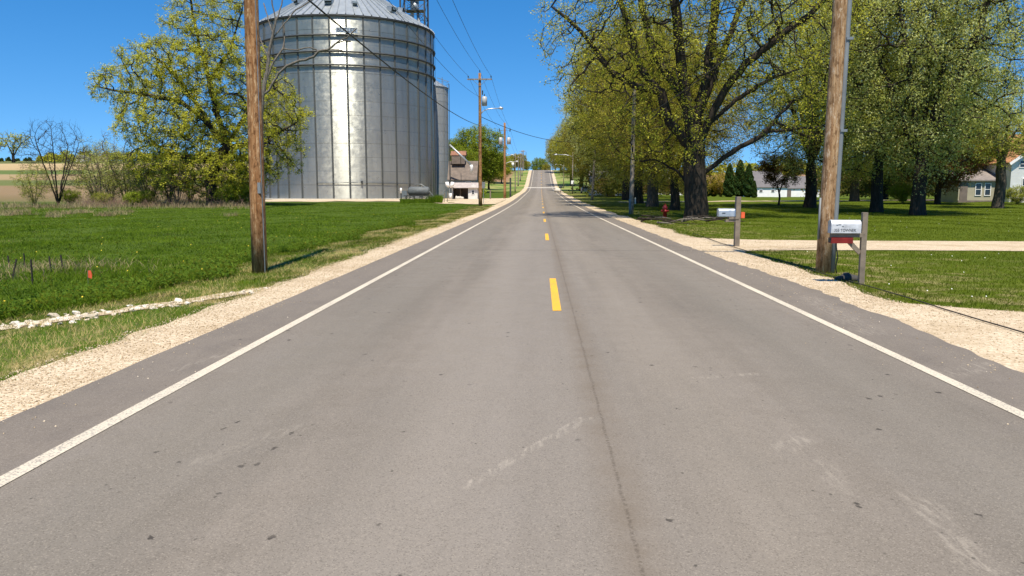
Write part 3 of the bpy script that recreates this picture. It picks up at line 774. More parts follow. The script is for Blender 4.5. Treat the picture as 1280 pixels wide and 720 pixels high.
T('shrub', 'leafy green bush low against the dark hedge on the right lawn', shrB, 1128, 84, 2.0, .7, 'leaf_green', None, None, 'shrub')
T('field_tree', 'lone round tree on the far left horizon above the stubble field', upright(91, 12, 7, 8, 4.5, fork=3.0, natt=260, step=1.0, rt=.5, rtip=.06, per=3, tl=1.3, maxr=.14, lpt=4, lsize=.3, spread=.4, leafm='leaf_oak2', twr=.03), 17, 560, .3, 1.9)
# dead tree whose bare limbs reach across the bin
DY = 78.0; DB = foot(326, DY)
dl = [pxl([(326, 256), (326, 180), (327, 125), (332, 98)], DY, DB), pxl([(333, 96), (337, 62), (341, 42), (345, 26), (340, 6), (342, -18)], DY, DB, -.5), pxl([(345, 26), (352, 6), (356, -14)], DY, DB, .6),
      pxl([(333, 100), (341, 78), (350, 66), (354, 60), (356, 44), (355, 30)], DY, DB, .8), pxl([(354, 62), (372, 62), (388, 59), (396, 62)], DY, DB, 1.0), pxl([(333, 118), (348, 92), (358, 82), (376, 76), (392, 71), (399, 64), (410, 62), (424, 51), (434, 47), (446, 36)], DY, DB, -1),
      pxl([(424, 52), (430, 51), (438, 52)], DY, DB, -.9), pxl([(339, 50), (352, 34), (370, 12), (384, 4), (398, -6)], DY, DB, 1.0), pxl([(400, 64), (415, 62), (428, 63)], DY, DB, 0), pxl([(335, 70), (328, 56), (324, 44)], DY, DB, 1), pxl([(341, 42), (334, 20), (330, 4)], DY, DB, 1)]
dead = tree_data(9, dl, None, 0, .45, .36, .065, per=1, tl=.55, maxr=.04, leaves=False, barkm='bark_dead', twr=.011)
plant('dead_tree', 'bare dead tree with pale limbs reaching across the big grain bin', 'tree', dead, DB)

# ------------------------------------------------------------------ grain bins
def mat_galv(name, col, pitch=.10, amp=.55, rough=.36, horiz=True, metal=.85):
    """corrugated galvanised steel: the waves tilt the normal up and down"""
    n = NT(name); p = n.pos(); x, y, z = n.xyz(p)
    rnd = n.rnd()
    if horiz:
        w = n.ma('MULTIPLY', n.ma('SINE', n.ma('MULTIPLY', z, 2 * PI / pitch)), amp)
        nv = n.vm('NORMALIZE', n.vm('ADD', n.normal(), n.comb(n.ma('MULTIPLY', n.mr(n.noise(p, 1.1, 3), 0, 1, -.10, .10), 1.0), 0.0, w)))
        n.L.new(nv, n.bsdf.inputs['Normal'])
    st = n.noise(n.scl(p, (1.2, 1.2, .12)), 1.0, 5, .65)
    c = n.mix(n.mr(st, .3, .7), tuple(q * .86 for q in col), tuple(min(1, q * 1.1) for q in col))
    c = n.mix(n.mr(rnd, 0, 1, 0, .30), c, tuple(q * .72 for q in col))
    c = n.mix(n.mr(n.noise(n.scl(p, (2, 2, .2)), 1.6, 5, .7), .58, .75, 0, .4), c, (.36, .34, .27))
    return n.fin(c, n.mr(n.noise(p, 2.5, 4), .3, .7, rough * .85, rough * 1.2), metal)
M['galv'] = mat_galv('galvanised_wall', (.34, .352, .325), rough=.32, amp=.5, metal=.76)
M['galv_flat'] = mat_galv('galvanised_roof', (.40, .43, .44), horiz=False, rough=.5, metal=.65)
M['galv_old'] = mat_galv('weathered_galvanised_wall', (.34, .345, .335), pitch=.09, amp=.6, rough=.55, metal=.3)
M['steel_dark'] = simple('dark_steel', (.055, .06, .06), .6, .5, .25, 3.0)
M['steel_mid'] = simple('grey_steel', (.22, .235, .235), .5, .6, .25, 3.0)
M['steel_stiff'] = simple('stiffener_steel', (.06, .066, .064), .75, .0, .2, 2.0)
M['white_paint'] = simple('white_paint', (.78, .77, .74), .55, 0, .08, 2.0)
M['rust'] = simple('rusted_iron', (.25, .12, .075), .85, .1, .4, 3.0)
M['ink'] = simple('black_lettering', (.02, .022, .022), .6, 0, .1, 3.0)

RB, HE = 16.35, 30.75                       # wall radius and eave height
BIN = thing('grain_bin', 'huge round corrugated steel grain bin with ribbed conical roof', 'grain bin', (BINX, BINY, .25))
NC, NR = 36, 13
face = math.atan2(-BINY, -BINX)             # the side turned to the road
hr = HE / NR; da = 2 * PI / NC
def panel_mesh():
    vs, fs = [], []
    for j, z in enumerate((.014, hr - .014)):
        for i in range(5):
            a = (i / 4 - .5) * da * .992
            vs.append((RB * math.cos(a), RB * math.sin(a), z))
    for j, z in enumerate((.014, hr - .014)):
        for i in range(5):
            a = (i / 4 - .5) * da * .992
            vs.append(((RB - .03) * math.cos(a), (RB - .03) * math.sin(a), z))
    for i in range(4):
        fs += [(i, i + 1, 6 + i, 5 + i), (10 + i + 1, 10 + i, 15 + i, 15 + i + 1)]
    for a, b in ((0, 10), (5, 15)):
        for i in range(4): fs.append((a + i, b + i, b + i + 1, a + i + 1) if a == 0 else (a + i, a + i + 1, b + i + 1, b + i))
    fs += [(0, 5, 15, 10), (4, 14, 19, 9)]
    me = MB().add(vs, fs).mesh('wall_panel', M['galv']); me.shade_smooth()
    me.set_sharp_from_angle(angle=R(40)); return me
pm = panel_mesh(); back = MB()
for c in range(NC):
    a = face + (c + .5) * da
    rel = (c + .5) * da; rel = (rel + PI) % (2 * PI) - PI
    for k in range(NR):
        if abs(rel) < R(95) :
            o = link('wall_panel', pm, BIN); o.rotation_euler = (0, 0, a); o.location = (0, 0, k * hr)
        else:
            Q = [(RB * math.cos(a + s * da / 2), RB * math.sin(a + s * da / 2)) for s in (-1, 0, 1)]
            back.add([(*Q[0], k * hr), (*Q[1], k * hr), (*Q[2], k * hr), (*Q[0], (k + 1) * hr), (*Q[1], (k + 1) * hr), (*Q[2], (k + 1) * hr)], [(0, 1, 4, 3), (1, 2, 5, 4)])
ob = back.build('rear_wall_panels', M['galv'], BIN); ob['kind'] = 'stuff'
core = MB(); core.cyl((0, 0, 0), (0, 0, HE - .1), RB - .25, sides=72); core.build('inner_lining', M['steel_dark'], BIN)
# outside stiffeners at every seam
sm = MB()
prof = [(RB + .004, -.16), (RB + .13, -.11), (RB + .13, .11), (RB + .004, .16)]
sm.prism(prof, lambda r, t: (r, t, .05), lambda r, t: (r, t, HE - .02)); me = sm.mesh('stiffener', M['steel_stiff']); fix_normals(me)
for c in range(NC):
    o = link('stiffener', me, BIN); o.rotation_euler = (0, 0, face + c * da)
for z in (HE - 3.3, HE - 6.0, HE - 8.2):
    m = MB(); m.tube([((RB + .26) * math.cos(t), (RB + .26) * math.sin(t), z) for t in np.linspace(0, 2 * PI, 109)], .17, 6, False)
    w = m.build('wind_ring', M['steel_dark'], BIN)
    for c in range(NC):
        pass
m = MB(); m.tube([((RB + .10) * math.cos(t), (RB + .10) * math.sin(t), HE - .12) for t in np.linspace(0, 2 * PI, 109)], .2, 6, False); m.build('eave_ring', M['steel_dark'], BIN)
m = MB(); m.cyl((0, 0, -.75), (0, 0, 0), RB + .7, RB + .6, 72); m.build('foundation', M['concrete'], BIN)
# conical roof of ribbed panels
RO, ZP, RI = RB + .32, 9.7, 1.5
NRP = 72; dr = 2 * PI / NRP
def roof_panel():
    vs, fs = [], []
    h = lambda r: HE + .05 + (RO - r) / (RO - RI) * ZP
    for r in (RO, RI):
        w = r * math.tan(dr / 2)
        for t, up in ((-1, .22), (-.92, .22), (-.88, 0), (.88, 0), (.92, .22), (.97, .22)):
            vs.append((r, t * w, h(r) + up))
    for i in range(5): fs.append((i, i + 1, 7 + i, 6 + i))
    fs += [(0, 6, 7, 1)]
    return MB().add(vs, [f for f in fs[:5]]).mesh('roof_panel', M['galv_flat'])
rp = roof_panel()
for c in range(NRP):
    o = link('roof_panel', rp, BIN); o.rotation_euler = (0, 0, face + (c + .5) * dr)
m = MB(); m.tube([(0, 0, HE + ZP), (0, 0, HE + ZP + .6), (0, 0, HE + ZP + 1.0)], [RI + .1, RI + .1, .6], 24); m.build('roof_cap', M['galv_flat'], BIN)
# box vents on the roof
for ang, rr, s in ((-.22, 12.6, 1.35), (.12, 12.9, .85), (.62, 13.6, 1.15), (-.78, 11.5, 1.1), (1.0, 11.8, .9), (.28, 8.0, 1.0)):
    m = MB(); a = face + ang; zz = HE + .1 + (RO - rr) / (RO - RI) * ZP
    rot = Matrix.Rotation(a, 3, 'Z') @ Matrix.Rotation(R(12), 3, 'Y')
    m.box((0, 0, .35 * s), (1.15 * s, .95 * s, .75 * s)); m.add([(-.58 * s, -.5 * s, .74 * s), (.95 * s, -.5 * s, .70 * s), (.95 * s, .5 * s, .70 * s), (-.58 * s, .5 * s, .74 * s), (.95 * s, -.5 * s, .3 * s), (.95 * s, .5 * s, .3 * s)], [(0, 1, 2, 3), (1, 4, 5, 2)])
    o = m.build('roof_vent', M['galv_flat'], BIN); o.matrix_local = Matrix.Translation((rr * math.cos(a), rr * math.sin(a), zz)) @ rot.to_4x4()
    mm = MB(); mm.box((.60 * s, 0, .33 * s), (.06, .85 * s, .55 * s)); q = mm.build('vent_opening', M['ink'], o)
# maker's plate
def text_mesh(body, size, depth=.01, bold=False):
    cu = bpy.data.curves.new('lettering', 'FONT'); cu.body = body; cu.size = size; cu.align_x = 'CENTER'; cu.align_y = 'CENTER'; cu.extrude = depth; cu.resolution_u = 2
    t = bpy.data.objects.new('lettering', cu); COL.objects.link(t); bpy.context.view_layer.update()
    me = bpy.data.meshes.new_from_object(t.evaluated_get(bpy.context.evaluated_depsgraph_get()))
    bpy.data.objects.remove(t); bpy.data.curves.remove(cu)
    return me
sa = face + R(0.2)
m = MB(); m.box((0, 0, 0), (3.6, .06, .9)); o = m.build('sign_plate', M['galv_flat'], BIN); o.location = ((RB + .46) * math.cos(sa), (RB + .46) * math.sin(sa), HE - 2.55); o.rotation_euler = (0, 0, sa + PI / 2)
tm = text_mesh('BUTLER', .92); tm.materials.append(M['ink']); q = link('lettering', tm, o); q.rotation_euler = (PI / 2, 0, 0); q.location = (0, -.05, 0)
# conduit round the lower wall, with a bracket, and a roof ladder on the wall's right
m = MB(); m.tube([((RB + .2) * math.cos(face + t), (RB + .2) * math.sin(face + t), 2.75 - .25 * abs(t)) for t in np.linspace(-.35, .75, 30)], .05, 6); o = m.build('conduit', M['steel_dark'], BIN)
m = MB(); a = face + .12; m.box(((RB + .25) * math.cos(a), (RB + .25) * math.sin(a), 2.8), (.3, .3, .45)); m.build('junction_box', M['steel_dark'], BIN)
m = MB(); a = face + R(84)
for s in (-.22, .22): m.bar(((RB + .3) * math.cos(a) - s * math.sin(a), (RB + .3) * math.sin(a) + s * math.cos(a), .5), ((RB + .3) * math.cos(a) - s * math.sin(a), (RB + .3) * math.sin(a) + s * math.cos(a), HE), .06)
for k in range(90): m.bar(((RB + .3) * math.cos(a) + .22 * math.sin(a), (RB + .3) * math.sin(a) - .22 * math.cos(a), .6 + k * .32), ((RB + .3) * math.cos(a) - .22 * math.sin(a), (RB + .3) * math.sin(a) + .22 * math.cos(a), .6 + k * .32), .035)
m.build('ladder', M['steel_mid'], BIN)

# ------------------------------------------------------------------ narrow silo behind the bin
SY = 162.0; sp = foot(537, SY); SR, SH = 4.05, 22.6
SIL = thing('narrow_silo', 'narrow grey steel silo just behind the right edge of the big bin', 'silo', (sp.x, SY, gz(sp.x, SY)))
ns = 15; hs = SH / ns
for k in range(ns):
    m = MB(); m.tube([(0, 0, k * hs), (0, 0, (k + 1) * hs - .03)], SR + (.012 if k % 2 else 0), 40, False); m.build('wall_ring', M['galv_old'], SIL, True)
m = MB(); m.cyl((0, 0, 0), (0, 0, SH - .05), SR - .06, sides=24); m.build('inner_lining', M['steel_mid'], SIL)
m = MB(); m.tube([(0, 0, SH - .05), (0, 0, SH + 2.1), (0, 0, SH + 2.4)], [SR + .15, .7, .5], 40); m.build('conical_roof', M['galv_flat'], SIL)
for k in range(12):
    a = 2 * PI * k / 12; m = MB(); m.bar(((SR + .06) * math.cos(a), (SR + .06) * math.sin(a), 0), ((SR + .06) * math.cos(a), (SR + .06) * math.sin(a), SH), .08); m.build('stiffener', M['steel_mid'], SIL)
m = MB()
for k in range(20):
    a, b = 2 * PI * k / 20, 2 * PI * (k + 1) / 20
    m.bar(((SR + .25) * math.cos(a), (SR + .25) * math.sin(a), SH - .3), ((SR + .25) * math.cos(a), (SR + .25) * math.sin(a), SH + .9), .04)
    m.bar(((SR + .25) * math.cos(a), (SR + .25) * math.sin(a), SH + .9), ((SR + .25) * math.cos(b), (SR + .25) * math.sin(b), SH + .9), .04)
m.build('guard_rail', M['steel_mid'], SIL)
m = MB(); m.bar((3.2, -2.2, SH - 1), (3.2, -2.2, SH + 1.8), .12); m.bar((2.2, -2.2, SH + 1.7), (4.6, -2.2, SH + .9), .10); m.build('roof_spout', M['steel_mid'], SIL)
m = MB()
for k in range(int(SH / .35)): m.bar((SR + .3, -.25, k * .35 + .4), (SR + .3, .25, k * .35 + .4), .04)
for s in (-.25, .25): m.bar((SR + .3, s, .2), (SR + .3, s, SH + .8), .05)
m.build('ladder', M['steel_dark'], SIL)

# ------------------------------------------------------------------ elevator leg tower behind the bin
EY = 182.0; ep = foot(521.5, EY); W2 = 2.75; EH = 54.0
TOW = thing('elevator_tower', 'dark steel lattice elevator tower rising behind the bin roof', 'tower', (ep.x, EY, gz(ep.x, EY)))
for sx in (-1, 1):
    for sy in (-1, 1):
        m = MB(); m.bar((sx * W2, sy * W2, 0), (sx * W2, sy * W2, EH), .34); m.build('tower_leg', M['steel_dark'], TOW)
for k in range(12):
    z0, z1 = k * 4.5, (k + 1) * 4.5
    m = MB()
    for s in (-1, 1):
        m.bar((-W2, s * W2, z0), (W2, s * W2, z1), .10); m.bar((W2, s * W2, z0), (-W2, s * W2, z1), .10)
        m.bar((s * W2, -W2, z0), (s * W2, W2, z1), .10); m.bar((-W2, s * W2, z1), (W2, s * W2, z1), .12); m.bar((s * W2, -W2, z1), (s * W2, W2, z1), .12)
    m.build('lattice_bay', M['steel_dark'], TOW)
m = MB(); m.box((-.5, 0, EH / 2), (.75, .6, EH)); m.box((.8, 0, EH / 2), (.5, .6, EH)); m.build('elevator_leg_casing', M['galv_flat'], TOW)
for z, w in ((41.6, 2.2), (44.3, 2.0), (46.0, 1.6)):
    m = MB(); m.box((.3, -1.2, z), (w * 1.9, 2.8, .16)); m.build('platform', M['steel_dark'], TOW)
    m = MB()
    for t in np.linspace(-w * .95, w * .95, 7): m.bar((.3 + t, -2.55, z), (.3 + t, -2.55, z + 1.1), .07)
    for h in (.55, 1.1): m.bar((.3 - w * .95, -2.55, z + h), (.3 + w * .95, -2.55, z + h), .07)
    m.build('guard_rail', M['steel_mid'], TOW)
m = MB(); m.cyl((-.9, -1.5, 45.2), (1.6, -1.5, 45.2), .62, sides=16); m.build('drive_motor', M['white_paint'], TOW, True)
m = MB(); m.tube([(.3, -1.5, 44.0), (.3, -1.5, 42.7), (.9, -1.5, 41.6)], [.3, .9, .5], 12); m.build('distributor', M['galv_flat'], TOW, True)
m = MB(); m.tube([(1.0, -1.6, 41.5), (1.4, -1.6, 38.5), (.6, -1.6, 34.0)], .32, 10); m.build('down_spout', M['galv_flat'], TOW, True)
m = MB()
bx, by = BINX - ep.x, BINY - EY
for k in range(14):
    t0, t1 = k / 14, (k + 1) / 14
    P0, P1 = Vector((bx * t0, by * t0, 44.5 - 3.2 * t0)), Vector((bx * t1, by * t1, 44.5 - 3.2 * t1))
    m.bar(P0, P1, .22); m.bar(P0 + Vector((0, 0, 1.3)), P1 + Vector((0, 0, 1.3)), .16); m.bar(P0, P1 + Vector((0, 0, 1.3)), .10); m.bar(P0 + Vector((.5, .4, 0)), P1 + Vector((.5, .4, 0)), .5)
m.build('catwalk_truss', M['steel_dark'], TOW)
m = MB(); m.tube([(0, -.6, 45.2), (bx * .5, by * .5, 43.6), (bx * .93, by * .93, 41.6)], .38, 10); m.build('fill_spout', M['rust'], TOW, True)
# ------------------------------------------------------------------ elevator buildings, tank and small things in the yard
M['roof_brown'] = simple('weathered_brown_roof', (.15, .12, .10), .85, 0, .35, 1.2)
M['roof_pale'] = simple('pale_metal_roof', (.44, .385, .35), .5, .2, .12, 1.5)
M['wall_grey'] = simple('grey_metal_siding', (.24, .26, .27), .7, .2, .2, 1.0)
M['wall_dark'] = simple('shed_board_wall', (.15, .12, .10), .85, 0, .25, 1.4)
M['white_wall'] = simple('white_siding', (.62, .61, .58), .75, 0, .1, 1.0)
M['glass'] = simple('window_glass', (.02, .025, .03), .08, 0, .1, 1.0)
M['tank'] = simple('grey_tank_paint', (.17, .185, .19), .6, .1, .2, 2.0)
M['tank_dark'] = simple('dark_tank_paint', (.10, .11, .112), .65, 0, .3, 3.0)
M['post_wood'] = simple('weathered_post_wood', (.19, .155, .115), .9, 0, .3, 5.0, .01)
def gable(root, x0, x1, y0, y1, ze, zr, wall, roof, along='x', over=.3, th=.12):
    """walls and a pitched roof; the ridge runs along x or y"""
    m = MB()
    if along == 'x':
        yc = (y0 + y1) / 2
        m.prism([(y0, -.4), (y1, -.4), (y1, ze), (yc, zr), (y0, ze)], lambda p, q: (x0, p, q), lambda p, q: (x1, p, q))
    else:
        xc = (x0 + x1) / 2
        m.prism([(x0, -.4), (x1, -.4), (x1, ze), (xc, zr), (x0, ze)], lambda p, q: (p, y0, q), lambda p, q: (p, y1, q))
    w = m.build('wall', wall, root); fix_normals(w.data)
    for s in (-1, 1):
        m = MB()
        if along == 'x':
            ya = y0 if s < 0 else y1; sl = (zr - ze) / (yc - y0); e = ya + s * over; zz = ze - over * sl
            m.prism([(e, zz + .02), (yc, zr + .02), (yc, zr + th + .02), (e, zz + th + .02)], lambda p, q: (x0 - over, p, q), lambda p, q: (x1 + over, p, q))
        else:
            xa = x0 if s < 0 else x1; sl = (zr - ze) / (xc - x0); e = xa + s * over; zz = ze - over * sl
            m.prism([(e, zz + .02), (xc, zr + .02), (xc, zr + th + .02), (e, zz + th + .02)], lambda p, q: (p, y0 - over, q), lambda p, q: (p, y1 + over, q))
        o = m.build('roof', roof, root); fix_normals(o.data)
    return w
def window(root, c, w, h, axis='y', frame=None, sill=True):
    """a framed window standing on a wall; axis is the wall's normal, c its centre on the wall face"""
    m = MB(); t = .07
    def bx(a, b, dd, cc):
        if axis == 'y': m.box((c[0] + a, c[1] + dd, c[2] + b), cc)
        else: m.box((c[0] + dd, c[1] + a, c[2] + b), (cc[1], cc[0], cc[2]))
    for s in (-1, 1):
        bx(s * (w / 2), 0, -.03, (t, .10, h + t)); bx(0, s * h / 2, -.03, (w - t - .004, .096, t))
    bx(0, 0, -.035, (w - t, .05, .05))
    f = m.build('window', frame or M['white_paint'], root)
    m = MB()
    if axis == 'y': m.box((c[0], c[1] - .012, c[2]), (w - t, .02, h - t))
    else: m.box((c[0] - .012, c[1], c[2]), (.02, w - t, h - t))
    m.build('pane', M['glass'], f)
    if sill:
        m = MB()
        if axis == 'y': m.box((c[0], c[1] - .07, c[2] - h / 2 - .08), (w + .2, .16, .06))
        else: m.box((c[0] - .07, c[1], c[2] - h / 2 - .08), (.16, w + .2, .06))
        m.build('sill', frame or M['white_paint'], f)
    return f
S1 = 150 / FOC
b = foot(578, 150); EB = thing('elevator_building', 'old brown-roofed grain elevator building behind the pale-roofed shed', 'building', b)
gable(EB, -2.6, 2.6, 0, 5.5, 3.9, 7.2, M['wall_grey'], M['roof_brown'], 'x')
m = MB(); m.box((-.9, 2.5, 7.6), (2.6, 2.4, 1.7)); m.build('cupola', M['wall_dark'], EB)
m = MB(); m.prism([(1.2, 8.4), (3.9, 8.4), (2.55, 9.3)], lambda p, q: (-2.4, p, q), lambda p, q: (.6, p, q)); o = m.build('cupola_roof', M['rust'], EB); fix_normals(o.data)
window(EB, (1.2, 0, 2.9), 1.1, .8)
m = MB(); m.box((-.7, -.06, 1.4), (1.5, .1, 2.6)); m.build('door', M['wall_dark'], EB)
# auger with its spout
p0, p1 = at(562, 181, 147) - b, at(589.5, 207, 147) - b
m = MB(); m.tube([p0, p1], .19, 10); m.build('auger_tube', M['galv_flat'], EB, True)
m = MB(); m.tube([p1 + Vector((-.1, 0, .1)), p1 + Vector((0, 0, -.2)), p1 + Vector((-.1, 0, -1.3))], [.3, .33, .26], 10); m.build('auger_spout', M['white_paint'], EB, True)
m = MB(); m.bar((p0 + p1) / 2, ((p0.x + p1.x) / 2 - .3, 0.2, 6.0), .1); m.bar(p0, (p0.x, p0.y + .4, 0), .2); m.build('auger_support', M['steel_dark'], EB)
b = foot(581, 139); SH_ = thing('open_shed', 'low shed with pale metal roof and dark open front beside the silo', 'shed', b)
for x in (-2.2, 0.7):
    m = MB(); m.box((x, .1, 1.05), (.16, .16, 2.1)); m.build('post', M['white_wall'], SH_)
m = MB(); m.box((-.8, 3.0, 1.0), (3.1, .1, 2.2)); m.build('rear_wall', M['wall_dark'], SH_)
m = MB(); m.box((-2.3, 1.55, 1.0), (.1, 2.8, 2.2)); m.build('side_wall', M['wall_dark'], SH_)
m = MB(); m.prism([(.8, -.1), (2.3, -.1), (2.3, 2.15), (1.55, 2.75), (.8, 2.15)], lambda p, q: (p, 0.0, q), lambda p, q: (p, 2.95, q)); o = m.build('office_wall', M['white_wall'], SH_); fix_normals(o.data)
m = MB(); m.box((-.85, 1.55, 1.0), (.08, 2.7, 2.0)); m.build('partition_wall', M['wall_dark'], SH_)
window(SH_, (1.5, 0, 1.3), .5, .7, sill=False)
for s, (y0, y1, z0, z1) in enumerate(((-.45, 1.5, 2.05, 2.95), (3.4, 1.5, 2.05, 2.95))):
    m = MB(); m.prism([(y0, z0), (y1, z1), (y1, z1 + .1), (y0, z0 + .1)], lambda p, q: (-2.7, p, q), lambda p, q: (2.65, p, q)); o = m.build('roof', M['roof_pale'], SH_); fix_normals(o.data)
m = MB(); m.prism([(0, 2.05), (0, 2.2), (1.5, 2.98), (3.0, 2.2), (3.0, 2.05)], lambda p, q: (2.66, p, q), lambda p, q: (2.72, p, q)); o = m.build('gable_trim', M['white_paint'], SH_); fix_normals(o.data)
for u, r_, lab in ((572, .42, 'pale round rock at the left of the open shed'), (577, .38, 'pale round rock at the right of the shed opening')):
    m = MB(); m.ball((0, 0, r_ * .6), r_, 9, 7, (1.2, 1, .9)); o = m.build('rock', M['concrete'], None, True); o.location = foot(u, 136.5)
    for v_ in o.data.vertices: v_.co *= 1 + .16 * math.sin(v_.co.x * 9 + v_.co.z * 7)
    tag(o, lab, 'rock', 'rocks in front of the shed')
b = foot(562.5, 138); DI = thing('spout_stand', 'two white spout hoods on a thin stand beside the silo foot', 'spout', b)
m = MB(); m.bar((0, 0, -.1), (0, 0, 2.2), .14); m.bar((0, 0, 2.1), (-1.8, .3, 1.2), .10); m.build('stand', M['steel_mid'], DI)
for s in (-1, 1):
    m = MB(); m.tube([(s * .12, -.1, 2.2), (s * .45, -.1, 2.6), (s * .5, -.1, 3.1)], [.2, .36, .30], 10); m.build('hood', M['white_paint'], DI, True)
m = MB(); m.tube([(.05, .2, 0), (.05, .2, 1.1)], .28, 12); m.build('barrel', M['white_paint'], DI, True)
# horizontal tank on a stand
b = foot(523, 106); TK = thing('fuel_tank', 'grey horizontal tank on a dark steel stand before the bin', 'tank', b)
m = MB(); m.tube([(-1.35, 0, 1.35), (-1.15, 0, 1.35), (1.35, 0, 1.35), (1.55, 0, 1.35)], [.45, .62, .62, .45], 24); m.build('tank_shell', M['tank_dark'], TK, True)
m = MB(); m.tube([(-1.36, 0, 1.35), (-1.42, 0, 1.35)], [.25, .25], 14); m.build('end_hatch', M['steel_dark'], TK)
for x in (-1.6, -.6, .5, 1.5):
    for y in (-.5, .5):
        m = MB(); m.bar((x * 1.15, y, -.1), (x, y, .74), .09); m.build('stand_leg', M['steel_dark'], TK)
m = MB()
for y in (-.5, .5): m.bar((-1.95, y, .74), (1.9, y, .74), .10)
for x in (-1.6, -.6, .5, 1.5): m.bar((x, -.5, .66), (x, .5, .66), .08)
m.bar((-1.6, -.5, .1), (-.6, -.5, .7), .05); m.bar((.5, -.5, .7), (1.5, -.5, .1), .05)
m.build('stand_frame', M['steel_dark'], TK)
m = MB(); m.tube([(-.3, 0, 1.95), (-.3, 0, 2.3), (.4, 0, 2.3), (1.0, 0, 1.95), (2.2, -.2, .6), (2.4, -.2, .1)], .05, 6); m.build('pipe', M['steel_mid'], TK, True)
m = MB(); m.box((-1.9, .1, 1.0), (.7, .6, .9)); m.build('pump_box', M['steel_mid'], TK)
b = foot(501.5, 112); m = MB(); m.cyl((0, 0, 0), (0, 0, 1.1), .09, sides=10); V_ = thing('vent_pipe', 'short upright pipe with white cap left of the grey tank', 'pipe', b); m.build('pipe', M['steel_dark'], V_)
m = MB(); m.tube([(0, 0, 1.1), (0, 0, 1.75), (0, 0, 1.85)], [.16, .16, .1], 12); m.build('cap', M['white_paint'], V_, True)
for u, Y, h, lab in ((555, 99, 1.2, 'short leaning post in the weeds right of the tank'), (559, 100, 1.4, 'taller post in the weeds right of the tank')):
    q = foot(u, Y); m = MB(); m.bar((0, 0, -.1), (.1, 0, h), .09); o = m.build('wooden_post', M['post_wood']); o.location = q; tag(o, lab, 'post', 'posts in the weeds')
q = foot(613, 128); m = MB(); m.tube([(0, 0, -.1), (0, 0, 1.5)], [.12, .11], 8); o = m.build('wooden_post', M['post_wood']); o.location = q; tag(o, 'short brown post standing on the gravel yard edge between two poles', 'post')
q = foot(638, 140); m = MB(); m.bar((0, 0, -.1), (0, 0, 3.7), .30, .2); o = m.build('dark_marker_post', M['steel_dark']); o.location = q; tag(o, 'dark square post just right of the pole with two transformers', 'post')
q = foot(604.5, 92); BX = thing('meter_box', 'grey box on the back of the pole with the street lamp', 'box', q + Vector((0, 0, 2.2)))
m = MB(); m.box((0, 0, 0), (.34, .2, .75)); m.build('case', M['tank'], BX, bevel=.02); m = MB(); m.box((0, .02, -1.3), (.06, .06, 1.9)); m.build('conduit', M['steel_mid'], BX)

# ------------------------------------------------------------------ farmhouse, barn and houses on the right
M['shingle_orange'] = simple('orange_brown_shingles', (.42, .20, .09), .9, 0, .3, 2.5, .01)
M['shingle_grey'] = simple('grey_shingles', (.21, .18, .165), .9, 0, .25, 2.5, .01)
M['barn_roof'] = simple('grey_barn_roof', (.14, .128, .126), .7, .1, .15, .8)
M['cream_wall'] = simple('cream_siding', (.34, .31, .22), .8, 0, .1, 1.2)
def mat_clap():
    n = NT('white_clapboard'); p = n.pos(); z = n.xyz(p)[2]
    f = n.ma('FRACT', n.ma('DIVIDE', z, .16))
    c = n.mix(n.mr(n.noise(p, .9, 5, .7), .3, .7), (.72, .72, .70), (.84, .84, .82))
    c = n.mix(n.mr(n.noise(p, 3.0, 5, .7), .6, .72, 0, .5), c, (.42, .40, .35))
    n.bump(f, 1.0, .03)
    return n.fin(c, .7)
M['clapboard'] = mat_clap()
b = foot(1261, 85); FH = thing('farmhouse', 'white clapboard farmhouse with orange-brown roof at the right edge', 'house', b)
gable(FH, 0, 8.2, 0, 9.5, 4.35, 7.4, M['clapboard'], M['shingle_orange'], 'y', .45, .16)
m = MB(); m.bar((-.45, -.47, 4.02), (4.1, -.47, 7.42), .05, .28); m.bar((8.65, -.47, 4.02), (4.1, -.47, 7.42), .05, .28); m.build('rake_board', M['white_paint'], FH)
window(FH, (1.7, 0, 1.75), .95, 1.5); window(FH, (5.6, 0, 1.75), .95, 1.5); window(FH, (1.15, 0, 4.05), .7, .75, sill=False); window(FH, (2.05, 0, 4.25), .5, .6, sill=False); window(FH, (4.1, 0, 5.0), .8, 1.1)
m = MB(); m.box((4.1, 4.5, 7.7), (.7, .7, 1.4)); m.build('chimney', M['roof_brown'], FH)
m = MB(); m.box((1.0, -.5, .15), (1.6, 1.0, .5)); m.build('porch_step', M['concrete'], FH)
# the addition is joined to the house
m = MB(); m.box((-2.3, 3.4, 1.1), (4.5, 3.6, 2.6)); ad = m.build('addition_wall', M['cream_wall'], FH)
m = MB(); m.prism([(1.25, 2.25), (5.5, 3.75), (5.5, 3.9), (1.25, 2.4)], lambda p, q: (-4.9, p, q), lambda p, q: (.25, p, q)); o = m.build('addition_roof', M['shingle_grey'], FH); fix_normals(o.data)
m = MB(); m.box((-2.3, 1.55, -.1), (4.5, .06, .5)); m.build('addition_skirt', M['wall_dark'], FH)
window(FH, (-2.45, 1.6, 1.35), .62, 1.3, sill=False); window(FH, (-1.45, 1.6, 1.35), .62, 1.3, sill=False)
m = MB(); m.box((-.28, 1.56, 1.05), (.55, .07, 2.6)); m.build('corner_board', M['white_paint'], FH)
m = MB(); m.box((-4.0, 1.57, 1.0), (.8, .07, 2.0)); m.build('door', M['wall_dark'], FH)
M['barn_white'] = simple('white_barn_paint', (.80, .79, .77), .7, 0, .06, 1.0)
b = foot(941, 200); BN = thing('white_barn', 'long low white barn with grey roof beyond the lawn', 'barn', b)
gable(BN, 0, 8.6, 0, 14, 2.5, 6.6, M['barn_white'], M['barn_roof'], 'x', .3, .14)
